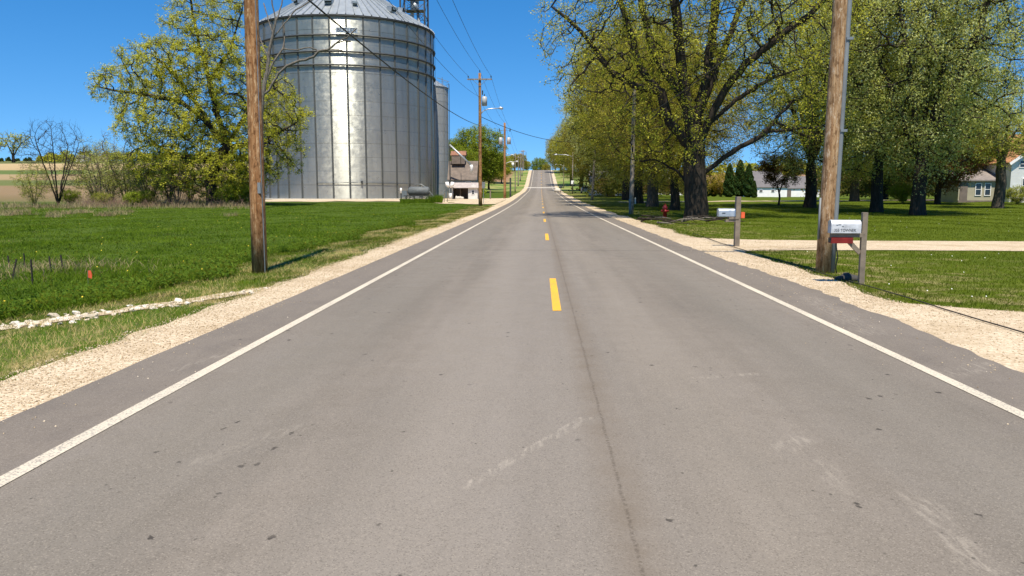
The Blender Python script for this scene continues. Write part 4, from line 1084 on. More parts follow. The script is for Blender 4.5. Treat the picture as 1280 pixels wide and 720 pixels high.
gable(BN, 8.7, 17.5, 2.2, 12, 2.2, 5.2, M['barn_white'], M['barn_roof'], 'x', .25, .14)
m = MB(); m.box((9.8, 2.14, .9), (1.0, .1, 1.9)); m.build('door', M['wall_dark'], BN)
for x in (2.0, 5.0): window(BN, (x, 0, 1.5), .8, .6, sill=False)
b = foot(758, 150); HS = thing('distant_house', 'grey-roofed house half hidden behind the right-hand roadside trees', 'house', b)
gable(HS, -3, 3.5, 0, 7, 2.7, 4.6, M['white_wall'], M['shingle_grey'], 'x'); window(HS, (-1.2, 0, 1.5), 1.0, 1.0); window(HS, (1.6, 0, 1.5), 1.0, 1.0); m = MB(); m.box((.2, -.05, 1.0), (.95, .1, 2.0)); m.build('door', M['wall_dark'], HS)
b = foot(832, 185); HS = thing('distant_house', 'small white house seen between the oak trunks', 'house', b)
gable(HS, -4, 4, 0, 7, 3.0, 5.6, M['white_wall'], M['shingle_grey'], 'x'); window(HS, (-1.9, 0, 1.6), 1.0, 1.1); window(HS, (2.0, 0, 1.6), 1.0, 1.1); m = MB(); m.box((.1, -.05, 1.0), (.95, .1, 2.0)); m.build('door', M['wall_dark'], HS)
b = foot(99, 600); FM = thing('distant_farm', 'tiny white farm building on the far left horizon', 'farm', b)
gable(FM, -3, 3, 0, 6, 3.0, 5.5, M['white_wall'], M['barn_roof'], 'x'); gable(FM, 3.2, 7, 0, 6, 2.2, 4.0, M['white_wall'], M['barn_roof'], 'x'); m = MB(); m.box((0, -.05, 1.2), (2.0, .1, 2.2)); m.build('door', M['wall_dark'], FM)
# ------------------------------------------------------------------ utility poles
def mat_pole(name, a, b, streak):
    n = NT(name); o = n.obj()
    f = n.noise(n.scl(o, (14, 14, .7)), 1.5, 6, .7); g = n.noise(n.scl(o, (30, 30, 1.1)), 1.0, 5, .7); k = n.noise(n.scl(o, (3, 3, .8)), 1.2, 3)
    c = n.mix(n.mr(f, .33, .66), a, b)
    c = n.mix(n.mr(g, .56, .66, 0, .75), c, streak)
    c = n.mix(n.mr(k, .52, .68, 0, .5), c, tuple(q * .45 for q in a))
    mo = n.noise(n.scl(o, (9, 9, 3.2)), 1.6, 5, .7)
    c = n.mix(n.mr(mo, .53, .60, 0, .75), c, tuple(q * .5 for q in a))
    c = n.mix(n.mr(mo, .44, .36, 0, .7), c, streak)
    ck = n.noise(n.scl(o, (40, 40, .5)), 1.0, 4, .75)
    c = n.mix(n.mr(ck, .60, .66, 0, .85), c, tuple(q * .22 for q in a))
    c = n.mix(n.mr(n.noise(n.scl(o, (5, 5, 1.6)), 2.0, 5, .75), .60, .66, 0, .8), c, tuple(q * .3 for q in a))
    n.bump(g, .8, .02)
    return n.fin(c, .9, 0, .15)
M['pole_brown'] = mat_pole('pole_wood_brown', (.20, .085, .03), (.40, .215, .095), (.58, .40, .22))
M['pole_tan'] = mat_pole('pole_wood_tan', (.24, .125, .055), (.44, .29, .155), (.56, .45, .32))
M['pole_grey'] = mat_pole('pole_wood_grey', (.17, .135, .10), (.33, .28, .22), (.42, .37, .30))
M['stake'] = simple('dark_weathered_stake', (.028, .022, .018), .9, 0, .3, 9)
M['transformer'] = simple('transformer_grey', (.42, .43, .43), .5, .1, .1, 2.0)
M['ground_cable'] = simple('cable_sheath', (.03, .024, .018), .9, 0, .2, 4.0)
M['wire'] = simple('wire_black', (.012, .012, .013), .6, .2, .1, 1.0)
M['galv_lamp'] = simple('lamp_aluminium', (.55, .56, .57), .4, .6, .1, 2.0)
M['red_plastic'] = simple('red_plastic', (.20, .012, .010), .5, 0, .25, 6.0)
M['red_flag'] = simple('orange_red_flag', (.62, .10, .03), .5, 0, .2, 6.0)
M['red_hydrant'] = simple('red_hydrant_paint', (.36, .015, .012), .45, 0, .25, 4.0)
M['mailbox_white'] = simple('white_mailbox_paint', (.50, .515, .53), .5, .15, .25, 9.0)
M['mailbox_grey'] = simple('galvanised_mailbox', (.50, .52, .54), .4, .6, .15, 6.0)
prng = random.Random(4)
def pole(name, label, base, h, r0, r1, mat, lean=(0, 0), group=None):
    t = thing(name, label, 'utility pole', base, 0, group)
    pts = [(lean[0] * h * k / 9 + prng.uniform(-.008, .008), lean[1] * h * k / 9, -.4 if k == 0 else h * k / 9) for k in range(10)]
    m = MB(); m.tube(pts, [r0 + (r1 - r0) * k / 9 for k in range(10)], 16); m.build('pole', mat, t, True)
    t['h'] = h
    return t
def crossarm(t, z, w, top, ins=(-1, 0, 1), lean=0):
    m = MB(); m.box((lean * z, -.2, z), (w, .10, .13)); a = m.build('crossarm', M['pole_grey'], t)
    for s in (-1, 1):
        m = MB(); m.bar((lean * z + s * w * .28, -.19, z - .06), (lean * z, -.15, z - .7), .035); m.build('arm_brace', M['steel_mid'], t)
    for k in ins:
        m = MB(); zb = z + .06 if k else top
        xx = lean * z + k * w * .46
        yy = -.2 if k else 0
        m.tube([(xx, yy, zb), (xx, yy, zb + .12), (xx, yy, zb + .15), (xx, yy, zb + .3)], [.02, .02, .06, .05], 8); m.build('insulator', M['steel_dark'], t, True)
def transformer(t, x, z, r=.27, h=.85):
    m = MB(); m.tube([(x, 0, z), (x, 0, z + h), (x, 0, z + h + .1)], [r, r, r * .6], 18); c = m.build('transformer', M['transformer'], t, True)
    m = MB(); m.tube([(x, 0, z + h + .08), (x, 0, z + h + .35)], [.05, .04], 8); m.build('bushing', M['steel_dark'], c)
    m = MB(); m.bar((x * .5, 0, z + .3), (x, 0, z + .3), .10); m.build('bracket', M['steel_dark'], c)
def lamp_arm(t, z, L, rise, sgn=1, off=0.0):
    pts = [(off, 0, z), (off + sgn * L * .12, 0, z + rise * .55), (off + sgn * L * .35, 0, z + rise * .9), (off + sgn * L * .85, 0, z + rise)]
    m = MB(); m.tube(pts, .05, 8); a = m.build('lamp_arm', M['galv_lamp'], t, True)
    m = MB(); m.tube([(off + sgn * L * .80, 0, z + rise), (off + sgn * L * .87, 0, z + rise + .02), (off + sgn * L, 0, z + rise - .02)], [.06, .16, .10], 10); m.build('lamp_head', M['galv_lamp'], a, True)
pl1 = gnd(325, 341); H1 = 12.6
PL = pole('utility_pole', 'nearest brown wooden utility pole on the left verge', pl1, H1, .158, .115, M['pole_brown'], (.010, 0))
crossarm(PL, H1 - .6, 2.5, H1, lean=.010)
m = MB(); m.box((.10, -.13, 1.75), (.07, .02, .22)); m.build('identification_tag', M['tank'], PL)
m = MB(); m.tube([(.135, -.08, -.2), (.14, -.08, 3.0), (.17, -.07, 7.0)], .012, 6); m.build('ground_wire', M['steel_mid'], PL)
pl2 = foot(600.5, 81); H2 = 13.6
P2 = pole('utility_pole', 'tall brown pole on the left with a crossarm and street lamp arm', pl2, H2, .20, .13, M['pole_brown'])
crossarm(P2, H2 - .65, 2.55, H2); transformer(P2, .48, H2 - 3.3); lamp_arm(P2, H2 - 4.1, 2.3, .55, 1, .1)
m = MB(); m.tube([(.28, 0, H2 - 1.75), (.28, 0, H2 - 2.2)], [.07, .05], 8); m.build('fuse_cutout', M['steel_dark'], P2)
pl3 = foot(631, 137); H3 = 13.2
P3 = pole('utility_pole', 'brown pole on the left with two grey transformers', pl3, H3, .24, .17, M['pole_brown'])
transformer(P3, .72, H3 - 3.7, .34, 1.1); transformer(P3, -.72, H3 - 3.7, .34, 1.1)
for z, w in ((H3 - 1.6, 2.0),):
    for s in (-1, 1):
        m = MB(); m.tube([(s * .9, 0, z + .1), (s * .95, 0, z + .65)], [.09, .06], 8); m.build('insulator', M['steel_dark'], P3)
        m = MB(); m.bar((0, 0, z + .3), (s * .95, 0, z + .3), .05); m.build('standoff_arm', M['steel_mid'], P3)
lamp_arm(P3, H3 - 7.2, 2.3, .5, 1, .1)
G7 = 'poles climbing the hill on the left'
p4 = pole('utility_pole', 'thin pole on the left with a lamp arm, first beyond the two-transformer pole', foot(644, 195), 9.6, .15, .1, M['pole_grey'], group=G7); lamp_arm(p4, 8.9, 2.2, .4, -1)
m = MB(); m.tube([(-.6, 0, 6.3), (-.6, 0, 7.3)], .3, 12); m.build('transformer', M['white_paint'], p4, True)
hill = []
for i, (u, Y, h, lab) in enumerate(((647.8, 250, 9.5, 'first pole on the left hillside'), (650.5, 275, 9.8, 'second pole on the left hillside'), (652.6, 300, 10, 'third pole on the left hillside, at the crest'), (654.5, 335, 9, 'fourth pole on the left hillside, farthest away'))):
    t = pole('utility_pole', lab, foot(u, Y), h, .2, .15, M['pole_grey'], group=G7); hill.append(t)
    m = MB(); m.box((0, -.2, h - .5), (2.3, .1, .13)); m.build('crossarm', M['pole_grey'], t)
# right side
pr1 = gnd(1029, 341); HR1 = 11.8
PR = pole('utility_pole', 'near wooden pole on the right with grey conduit, beside the white mailbox', pr1, HR1, .155, .12, M['pole_tan'], (.012, 0))
m = MB(); m.tube([(.155, -.06, -.1), (.165, -.06, 1.0), (.23, -.05, 6.5), (.25, -.05, 9.0)], .055, 12); m.build('conduit', M['tank'], PR, True)
for z in (1.0, 2.9, 4.7, 6.5):
    m = MB(); m.box((.19 + .012 * z, -.05, z), (.13, .16, .05)); m.build('conduit_strap', M['steel_mid'], PR)
m = MB(); m.tube([(-.155, -.05, .7), (-.15, -.05, 1.55)], .022, 8); m.build('cable_guard', M['tank'], PR, True)
m = MB(); m.tube([(.20, -.13, 1.05), (.17, -.15, .85), (.19, -.14, .55), (.23, -.13, .35), (.20, -.13, .12), (.24, -.13, -.05)], .012, 6); m.build('loose_cable', M['wire'], PR, True)
crossarm(PR, HR1 - .6, 2.2, HR1, lean=.012)
pr2 = foot(789, 56); PR2 = pole('utility_pole', 'weathered pole with pale foot guard left of the red hydrant', pr2, 9.2, .17, .12, M['pole_grey'], (.006, 0))
m = MB(); m.tube([(-.12, -.13, -.1), (-.12, -.13, 1.1)], .075, 10); m.build('foot_guard', M['tank'], PR2, True)
pr3 = foot(740, 112); PR3 = pole('utility_pole', 'slanting grey pole at the roadside near the parked car', pr3, 8.6, .2, .14, M['pole_grey'], (.052, 0))
# overhead wires
def wire(name, label, a, b, sag, r=.012, n=18):
    a, b = Vector(a), Vector(b); pts = [a.lerp(b, k / n) - Vector((0, 0, sag * 4 * (k / n) * (1 - k / n))) for k in range(n + 1)]
    m = MB(); m.tube([p - a for p in pts], r, 5); o = m.build(name, M['wire'], None, True); o.location = a
    return tag(o, label, 'wire', 'overhead wires')
for k, nm in ((-1, 'left'), (0, 'middle'), (1, 'right')):
    z1, z2 = (H1 - .25, H2 - .3) if k else (H1 + .3, H2 + .3)
    lab = {-1: 'overhead wire to the left end of the far crossarm', 0: 'overhead wire to the top of the lamp-arm pole', 1: 'overhead wire to the right end of the far crossarm'}[k]
    a = pl1 + Vector((.125 + k * 1.15, -.2 if k else 0, z1)); b_ = pl2 + Vector((k * 1.17, -.2 if k else 0, z2))
    wire('overhead_wire', lab, a, b_, .9, .013)
    c_ = pl3 + Vector((k * .95, 0, H3 - .95 if k else H3))
    wire('overhead_wire', lab.replace('overhead wire to', 'wire running on up the road from'), b_, c_, .7, .013)
    wire('overhead_wire', {-1: 'leftmost wire climbing the hill', 0: 'middle wire climbing the hill', 1: 'rightmost wire climbing the hill'}[k], c_, hill[0].location + Vector((k * 1.0, 0, 9.1)), 1.2, .014)
wire('telephone_cable', 'thick low cable crossing in front of the big grain bin', pl1 + Vector((.2, 0, 6.3)), pl2 + Vector((0, -.1, 8.3)), .55, .024)
wire('telephone_cable', 'low cable running on from the lamp-arm pole across the road to the trees', pl2 + Vector((.1, 0, 9.2)), Vector((6.6, 112, zroad(112) + 8.3)), .9, .03)
wire('overhead_wire', 'lower wire reaching from the big bin to the lamp-arm pole', pl1 + Vector((-.1, 0, 9.3)), pl2 + Vector((0, 0, 11.2)), .9, .012)
wire('telephone_cable', 'cable between the two nearest right-hand poles', pr1 + Vector((.07, 0, 6.2)), pr2 + Vector((.05, 0, 6.6)), .35, .02)
gp = [gnd(u, v) for u, v in ((866, 293), (884, 299.5), (902, 306), (940, 317.5), (985, 331), (1030, 345), (1085, 361), (1138, 377), (1180, 390), (1230, 406), (1280, 422), (1340, 441), (1420, 467))]
m = MB(); m.tube([Vector((p.x + .02 * math.sin(i * 2.1), p.y, float(zroad(p.y)) + .004)) - gp[0] for i, p in enumerate(gp)], .009, 6); o = m.build('ground_cable', M['ground_cable'], None, True); o.location = gp[0]; tag(o, 'thin black cable lying along the gravel edge on the right', 'cable')
wire('overhead_wire', 'wire high between the two nearest right-hand poles', pr1 + Vector((.14, 0, 11.2)), pr2 + Vector((.05, 0, 9.0)), .5, .01)
# street lamps on the right
G8 = 'street lamps on the right side of the road'
for u, Y, h, L, lab in ((715.5, 166, 8.8, 4.0, 'nearest right-hand street lamp with a small white sign on its pole'), (704.5, 235, 7.6, 2.6, 'second right-hand street lamp, farther up the hill'), (691, 315, 8.6, 2.5, 'third right-hand street lamp near the hill crest')):
    t = thing('street_lamp', lab, 'street lamp', foot(u, Y), 0, G8); m = MB(); m.tube([(0, 0, -.2), (0, 0, h)], [.13, .09], 10); m.build('post', M['pole_grey'], t, True); lamp_arm(t, h - 1.1, L, .6, -1)
    if Y < 170:
        m = MB(); m.box((0, -.15, 2.45), (.62, .03, .75)); m.build('sign_panel', M['white_paint'], t)
# ------------------------------------------------------------------ mailboxes
def arch(w, h, n=18):
    r = w / 2; pts = [(-r, 0), (r, 0)]
    for k in range(n + 1):
        a = PI * k / n; pts.append((r * math.cos(a), h - r + r * math.sin(a)))
    return pts
def mailbox_body(t, c, L, w, h, mat, rz=0):
    """arched box lying along x, door at the -x end"""
    m = MB(); m.prism(arch(w, h), lambda p, q: (c[0] - L / 2, c[1] + p, c[2] + q), lambda p, q: (c[0] + L / 2, c[1] + p, c[2] + q))
    o = m.build('box', mat, t); fix_normals(o.data); o.data.shade_smooth(); o.data.set_sharp_from_angle(angle=R(35))
    m = MB(); m.prism(arch(w + .012, h + .006), lambda p, q: (c[0] - L / 2 - .022, c[1] + p, c[2] + q - .003), lambda p, q: (c[0] - L / 2 + .012, c[1] + p, c[2] + q - .003))
    d = m.build('door', mat, t, bevel=.003); fix_normals(d.data)
    m = MB(); m.box((c[0] - L / 2 - .035, c[1], c[2] + h * .82), (.03, .03, .05)); m.build('handle', M['steel_mid'], d)
    return o
mb = gnd(1076, 356); s = mb.y / FOC
MX = thing('mailbox', 'white mailbox with black lettering and red newspaper tube on a wooden post', 'mailbox', mb, R(-3))
m = MB(); m.box((0, 0, .50), (.095, .09, 1.62)); m.build('post', M['post_wood'], MX, bevel=.008)
bo = mailbox_body(MX, (-.33, -.0, .94), .50, .19, .235, M['mailbox_white'])
m = MB(); m.box((-.28, 0, .90), (.60, .09, .075)); m.build('arm', M['post_wood'], MX, bevel=.005)
m = MB(); m.bar((-.05, 0, .58), (-.33, 0, .865), .06, .075); m.build('brace', M['post_wood'], MX)
m = MB(); m.prism([(-.08, .755), (.08, .755), (.09, .85), (.06, .86), (-.06, .86), (-.09, .85)], lambda p, q: (-.58, p + .02, q), lambda p, q: (-.20, p + .02, q)); o = m.build('newspaper_tube', M['red_plastic'], MX); fix_normals(o.data)
m = MB(); m.box((-.585, .02, .805), (.012, .12, .07)); m.build('tube_mouth', M['ink'], MX)
tm = text_mesh('355 TOWNER', .072, .001); tm.materials.append(M['ink']); q = link('lettering', tm, bo); q.rotation_euler = (PI / 2, 0, 0); q.location = (-.36, -.0975, .99); q.scale = (.86, 1, 1)
m = MB()
for x, z, w in ((-.50, 1.085, .03), (-.455, 1.092, .05), (-.40, 1.06, .03)): m.box((x, -.0975, z), (w, .003, .010))
m.build('pen_mark', M['ink'], bo)
mb2 = gnd(920.5, 309)
MX2 = thing('mailbox', 'grey metal mailbox on a tall weathered post by the gravel drive', 'mailbox', mb2, R(4))
m = MB(); m.box((0, 0, .66), (.15, .14, 1.72)); m.build('post', M['post_wood'], MX2, bevel=.01)
bo = mailbox_body(MX2, (-.335, 0, .93), .49, .18, .24, M['mailbox_grey'])
m = MB(); m.box((-.19, 0, .80), (.36, .12, .08)); m.build('arm', M['post_wood'], MX2, bevel=.006)
m = MB(); m.box((-.13, 0, .885), (.30, .17, .08)); m.build('shelf', M['post_wood'], MX2)
m = MB(); m.prism([(-.09, .88), (.09, .88), (.09, 1.06), (-.09, 1.06)], lambda p, q: (.08, p, q), lambda p, q: (.19, p, q)); o = m.build('newspaper_tube', M['red_flag'], MX2); fix_normals(o.data)
m = MB(); m.box((-.45, -.093, 1.03), (.10, .003, .03)); m.build('lettering', M['ink'], bo)
q = gnd(1060, 351); m = MB(); m.ball((0, 0, .05), .17, 12, 8, (1.35, .9, .55)); o = m.build('rock', simple('dark_rock', (.045, .042, .038), 1.0, 0, .4, 8, .02), None, True); o.location = q
for v_ in o.data.vertices: v_.co *= 1 + .14 * math.sin(v_.co.x * 23 + v_.co.z * 17) 
tag(o, 'dark rock in the grass at the foot of the white mailbox', 'rock')
b = foot(701, 182); t = thing('mailbox', 'tiny dark mailbox far up the right roadside', 'mailbox', b); m = MB(); m.bar((0, 0, -.1), (0, 0, 1.1), .14); m.build('post', M['post_wood'], t); mailbox_body(t, (0, 0, 1.1), .8, .5, .5, M['steel_dark'])
q = foot(697.3, 186); m = MB(); m.ball((0, 0, .45), .62, 10, 7, (1.5, 1, .9)); o = m.build('rock', M['concrete'], None, True); o.location = q; tag(o, 'pale boulder beside the tiny dark mailbox far up the road', 'rock')
q = foot(794, 92); m = MB(); m.box((0, 0, .35), (.13, .1, .8)); o = m.build('marker_post', M['white_paint']); o.location = q; tag(o, 'small white marker post on the lawn behind the hydrant trees', 'post')
# ------------------------------------------------------------------ hydrant
hb = gnd(831, 273); HD = thing('fire_hydrant', 'red fire hydrant in the grass left of the huge oak', 'hydrant', hb)
m = MB(); m.tube([(0, 0, -.05), (0, 0, .06)], .17, 16); m.tube([(0, 0, .06), (0, 0, .55), (0, 0, .6)], [.125, .115, .15], 16); m.build('barrel', M['red_hydrant'], HD, True)
m = MB(); m.tube([(0, 0, .6), (0, 0, .66), (0, 0, .76), (0, 0, .82)], [.155, .15, .11, .05], 16); m.tube([(0, 0, .82), (0, 0, .89)], .03, 6); m.build('bonnet', M['red_hydrant'], HD, True)
for a in (PI, 0, -PI / 2):
    m = MB(); d = Vector((math.cos(a), math.sin(a), 0)); r_ = .075 if a == -PI / 2 else .06
    m.tube([d * .1 + Vector((0, 0, .45)), d * .19 + Vector((0, 0, .45))], r_, 12); m.tube([d * .19 + Vector((0, 0, .45)), d * .23 + Vector((0, 0, .45))], [r_ * 1.25, r_ * 1.1], 8); m.build('nozzle_cap', M['red_hydrant'], HD, True)
# ------------------------------------------------------------------ parked car far up the road
M['car_paint'] = simple('silver_car_paint', (.45, .46, .48), .3, .5, .08, 1.0); M['tyre'] = simple('tyre_rubber', (.02, .02, .02), .8, 0, .1, 3.0)
cb = foot(731, 176); CR = thing('parked_car', 'silver car parked in the shade of the trees on the right', 'car', cb, R(90))
m = MB(); m.prism([(-2.2, .35), (2.2, .35), (2.25, .75), (2.1, .92), (1.1, 1.0), (.4, 1.5), (-1.2, 1.52), (-1.9, 1.05), (-2.25, .95)], lambda p, q: (p, -.85, q), lambda p, q: (p, .85, q)); o = m.build('body', M['car_paint'], CR, bevel=.06); fix_normals(o.data)
for s in (-1, 1):
    m = MB(); m.prism([(.95, 1.02), (.36, 1.43), (-1.12, 1.44), (-1.6, 1.06)], lambda p, q: (p, s * .855, q), lambda p, q: (p, s * .87, q)); o = m.build('side_window', M['glass'], CR); fix_normals(o.data)
    for x in (-1.35, 1.4):
        m = MB(); m.cyl((x, s * .66, .33), (x, s * .88, .33), .33, sides=18); w_ = m.build('wheel', M['tyre'], CR); m = MB(); m.cyl((x, s * .885, .33), (x, s * .90, .33), .19, sides=12); m.build('rim', M['galv_lamp'], w_)
    m = MB(); m.box((-2.27, s * .6, .82), (.06, .3, .16)); m.build('tail_light', M['red_plastic'], CR)
    m = MB(); m.box((2.24, s * .6, .72), (.06, .32, .15)); m.build('headlight', M['white_paint'], CR)
m = MB(); m.add([(-1.96, -.68, 1.03), (-1.96, .68, 1.03), (-1.27, .62, 1.5), (-1.27, -.62, 1.5)], [(0, 1, 2, 3)]); o = m.build('rear_window', M['glass'], CR); o.location = (-.03, 0, .02)
# radio mast beyond the crest
q = foot(657.5, 620); m = MB(); m.tube([(0, 0, 0), (0, 0, 22)], [.35, .2], 4); m.bar((-2.5, 0, 14), (2.5, 0, 14), .2); o = m.build('radio_mast', M['steel_mid']); o.location = q; tag(o, 'thin radio mast on the skyline above the far road', 'mast')
# stakes and flag in the tall grass on the left
G9 = 'dark stakes in the left grass'
for u, v0, v1, du, lab in ((12, 331, 318, -1, 'short dark stake at the far left with pale weeds round it'), (14, 345, 322, 9, 'leaning dark stake second from the left'), (31, 330, 315, 0, 'dark stake right behind the leaning stake'), (41, 353, 322, 0, 'tallest dark stake, nearest in the left grass'), (64, 338, 319, -1, 'dark stake second from the right of the group'), (79, 334, 317, -2, 'dark stake farthest right of the group')):
    b = gnd(u, v0 + 3); h = (v0 - v1 + 2) * b.y / FOC; m = MB(); m.bar((0, 0, -.1), (du * b.y / FOC, 0, h), .02, .03); m.bar((du * b.y / FOC * .2, 0, h * .15), (du * b.y / FOC * .25, 0, h * .22), .035, .04); o = m.build('metal_stake', M['stake']); o.location = b; tag(o, lab, 'stake', G9)
b = gnd(110, 358); FL = thing('marker_flag', 'small orange marker flag in the tall left grass', 'flag', b)
m = MB(); m.bar((0, 0, -.05), (.02, 0, .34), .006); m.build('wire_stem', M['steel_mid'], FL)
m = MB(); fv = [(.01, 0, .28), (.10, .01, .25), (.13, -.01, .33), (.08, .02, .42), (.02, 0, .42), (.01, .006, .28), (.10, .016, .25), (.13, -.004, .33), (.08, .026, .42), (.02, .006, .42)]; m.add([(x * .85, y, .14 + (z - .25) * 1.0 + .02) for x, y, z in fv], [(0, 1, 2, 3, 4), (9, 8, 7, 6, 5), (0, 5, 6, 1), (1, 6, 7, 2), (2, 7, 8, 3), (3, 8, 9, 4), (4, 9, 5, 0)]); m.build('flag', M['red_flag'], FL)
# ------------------------------------------------------------------ grass, loose stones, undergrowth
def mat_grass(name, a, b, dry, dry_lo, dry_hi, scale=.7, deep=(.035, .075, .008), mow=0.0):
    n = NT(name); p = n.pos(); v = n.attr('var')
    c = n.mix(v, a, b)
    c = n.mix(n.mr(n.noise(p, 1.1, 5, .7), .48, .62, 0, .75), c, deep)
    c = n.mix(n.mr(n.noise(p, 3.1, 4, .7), .52, .66, 0, .6), c, tuple(q * .7 for q in deep))
    c = n.mix(n.mr(n.noise(p, .28, 4, .6), .45, .65, 0, .55), c, tuple(q * 1.25 for q in b))
    if mow: c = n.mix(n.mr(n.noise(n.scl(p, (.04, 1, 0)), 1.1, 3), .42, .58, 0, mow), c, deep)
    f = n.ma('ADD', n.noise(n.scl(p, (1, .5, 0)), scale, 5, .7), n.mr(v, 0, 1, -.10, .10))
    c = n.mix(n.mr(f, dry_lo, dry_hi, 0, .9), c, dry)
    n.set(n.bsdf.inputs['Base Color'], c); n.bsdf.inputs['Roughness'].default_value = .75; n.bsdf.inputs['Specular IOR Level'].default_value = .08
    t = n.N.new('ShaderNodeBsdfTranslucent'); n.set(t.inputs[0], c); mx = n.N.new('ShaderNodeMixShader'); mx.inputs[0].default_value = .3
    n.L.new(n.bsdf.outputs[0], mx.inputs[1]); n.L.new(t.outputs[0], mx.inputs[2]); n.L.new(mx.outputs[0], n.out.inputs[0])
    return n.m
M['grass_tall'] = mat_grass('tall_grass', (.062, .125, .003), (.14, .205, .014), (.32, .27, .11), .65, .76, .7, (.028, .070, .004))
M['grass_verge'] = mat_grass('verge_grass', (.065, .115, .004), (.145, .185, .012), (.60, .46, .20), .48, .56, .8, (.085, .07, .022))
M['grass_lawn'] = mat_grass('lawn_grass', (.078, .108, .003), (.145, .175, .012), (.30, .24, .08), .64, .76, .6, (.045, .078, .004), .5)
M['grass_dry'] = mat_grass('dry_grass', (.30, .23, .11), (.52, .42, .24), (.24, .16, .10), .50, .62, .4)
M['leaf_weed'] = mat_leaf('weed_leaf', (.035, .085, .006), (.10, .17, .015), .25)
def blades(name, X, Y, h, w, mat, seed, lean=.35, seg2=True):
    r = np.random.RandomState(seed); n = len(X); Z = ground(X, Y) - .01
    a = r.uniform(0, 2 * PI, n); b = r.uniform(0, 2 * PI, n); dx, dy = np.cos(a) * w / 2, np.sin(a) * w / 2
    l = h * lean * r.uniform(.2, 1.4, n); lx, ly = np.cos(b) * l, np.sin(b) * l
    var = r.uniform(0, 1, n)
    P = lambda ox, oy, oz: np.stack([X + ox, Y + oy, Z + oz], -1)
    if seg2:
        V = np.stack([P(-dx, -dy, 0), P(dx, dy, 0), P(dx * .8 + lx * .35, dy * .8 + ly * .35, h * .6), P(-dx * .8 + lx * .35, -dy * .8 + ly * .35, h * .6), P(lx, ly, h)], 1).reshape(-1, 3)
        i = np.arange(n)[:, None] * 5; F = np.concatenate([i + np.array([[0, 1, 2]]), i + np.array([[0, 2, 3]]), i + np.array([[3, 2, 4]])]); k = 5
    else:
        V = np.stack([P(-dx, -dy, 0), P(dx, dy, 0), P(lx, ly, h)], 1).reshape(-1, 3); F = np.arange(3 * n).reshape(n, 3); k = 3
    return stuff(link(name, np_mesh(name, V, F, mat, False, {'var': np.repeat(var, k)})))
def spread(n, y0, y1, e, xlo, xhi, seed):
    r = np.random.RandomState(seed); t = r.uniform(0, 1, n); g = 1 + e
    Y = (y0 ** g + t * (y1 ** g - y0 ** g)) ** (1 / g); lo, hi = xlo(Y), xhi(Y); ok = hi > lo
    X = lo + (hi - lo) * r.uniform(0, 1, n)
    return X[ok], Y[ok]
TB = lambda Y: -6.75 + .45 * np.sin(Y * .55) + .25 * np.sin(Y * 1.7 + 1)
X, Y = spread(330000, 5.5, 96, -.3, lambda y: -(.74 * y + 5), TB, 1)
rp_ = np.random.RandomState(77); tuft = np.zeros(len(X)); tc_ = np.stack([rp_.uniform(-30, -7.5, 260), rp_.uniform(8, 45, 260)], 1)
for q in tc_: tuft = np.maximum(tuft, np.exp(-((X - q[0]) ** 2 + (Y - q[1]) ** 2) / .16))
yl_ = np.interp(X, [-46, -22, -18, -12, -8, -5], [106, 106, 104, 93, 88.5, 88]); kp = Y < yl_ - .5; X, Y, tuft = X[kp], Y[kp], tuft[kp]
patch = 1.6 * tuft + .5 + .5 * np.sin(X * .7 + 2 * np.sin(Y * .21)) * np.sin(Y * .33 + X * .18)
edge = np.exp(-np.clip(TB(Y) - X, 0, 9) / 1.6)
rr = np.random.RandomState(2)
blades('tall_grass', X, Y, (.045 + .05 * patch + .11 * edge * (Y < 40)) * rr.uniform(.6, 1.35, len(X)), .011 * (Y / 10) ** .6, M['grass_tall'], 11, 1.1, False)
X, Y = spread(115000, 5.0, 80, -.55, lambda y: TB(y) - .2, lambda y: np.full_like(y, -4.62), 3)
keep = X < np.array([LGRAV(q) + .12 for q in Y]) + np.abs(rr.normal(0, .08, len(X)))
X, Y = X[keep], Y[keep]
blades('verge_grass', X, Y, .05 * rr.uniform(.5, 1.7, len(X)), .008 * (Y / 10) ** .6, M['grass_verge'], 12, .9, False)
# lawn right of the road: the near patch, the strip beyond the drive
X, Y = spread(320000, 9.0, 90, -.25, lambda y: np.full_like(y, 5.3), lambda y: .72 * y + 4, 4)
ed = np.array([RGRAV(q) for q in Y]); keep = (X > ed - np.abs(rr.normal(0, .08, len(X))))
keep &= ~((Y > 22.1 - .02 * (X - 6)) & (Y < 26.7 - .03 * (X - 6)))
X, Y = X[keep], Y[keep]
blades('lawn_grass', X, Y, (.042 + .03 * np.exp(-(X - 5.4) / 1.0)) * rr.uniform(.5, 1.6, len(X)), .009 * (Y / 10) ** .65, M['grass_lawn'], 13, .8, False)
def weeds(name, X, Y, h, size, per, mat, seed, lab):
    r = np.random.RandomState(seed); k = np.repeat(np.arange(len(X)), per); Z = ground(X, Y)
    C = np.stack([X[k] + r.normal(0, 1, len(k)) * h[k] * .5, Y[k] + r.normal(0, 1, len(k)) * h[k] * .5, Z[k] + h[k] * r.uniform(.1, 1, len(k))], -1)
    return stuff(link(name, leaf_mesh(name, C, size, r, mat, 1.2)), lab, 'weeds')
r5 = np.random.RandomState(31); k = 520; Y = 7.5 + 42 * r5.uniform(0, 1, k) ** 1.6; X = TB(Y) - r5.exponential(.55, k)
weeds('broadleaf_weeds', X, Y, r5.uniform(.10, .30, k), .028, 60, M['leaf_weed'], 1, 'dark leafy weeds along the edge of the tall left grass')
k = 420; X, Y = spread(k, 8, 60, -.1, lambda y: -(.66 * y + 3), TB, 32)
weeds('broadleaf_weeds', X, Y, r5.uniform(.06, .2, len(X)), .028, 40, M['leaf_weed'], 2, 'low leafy weeds scattered through the left grass')
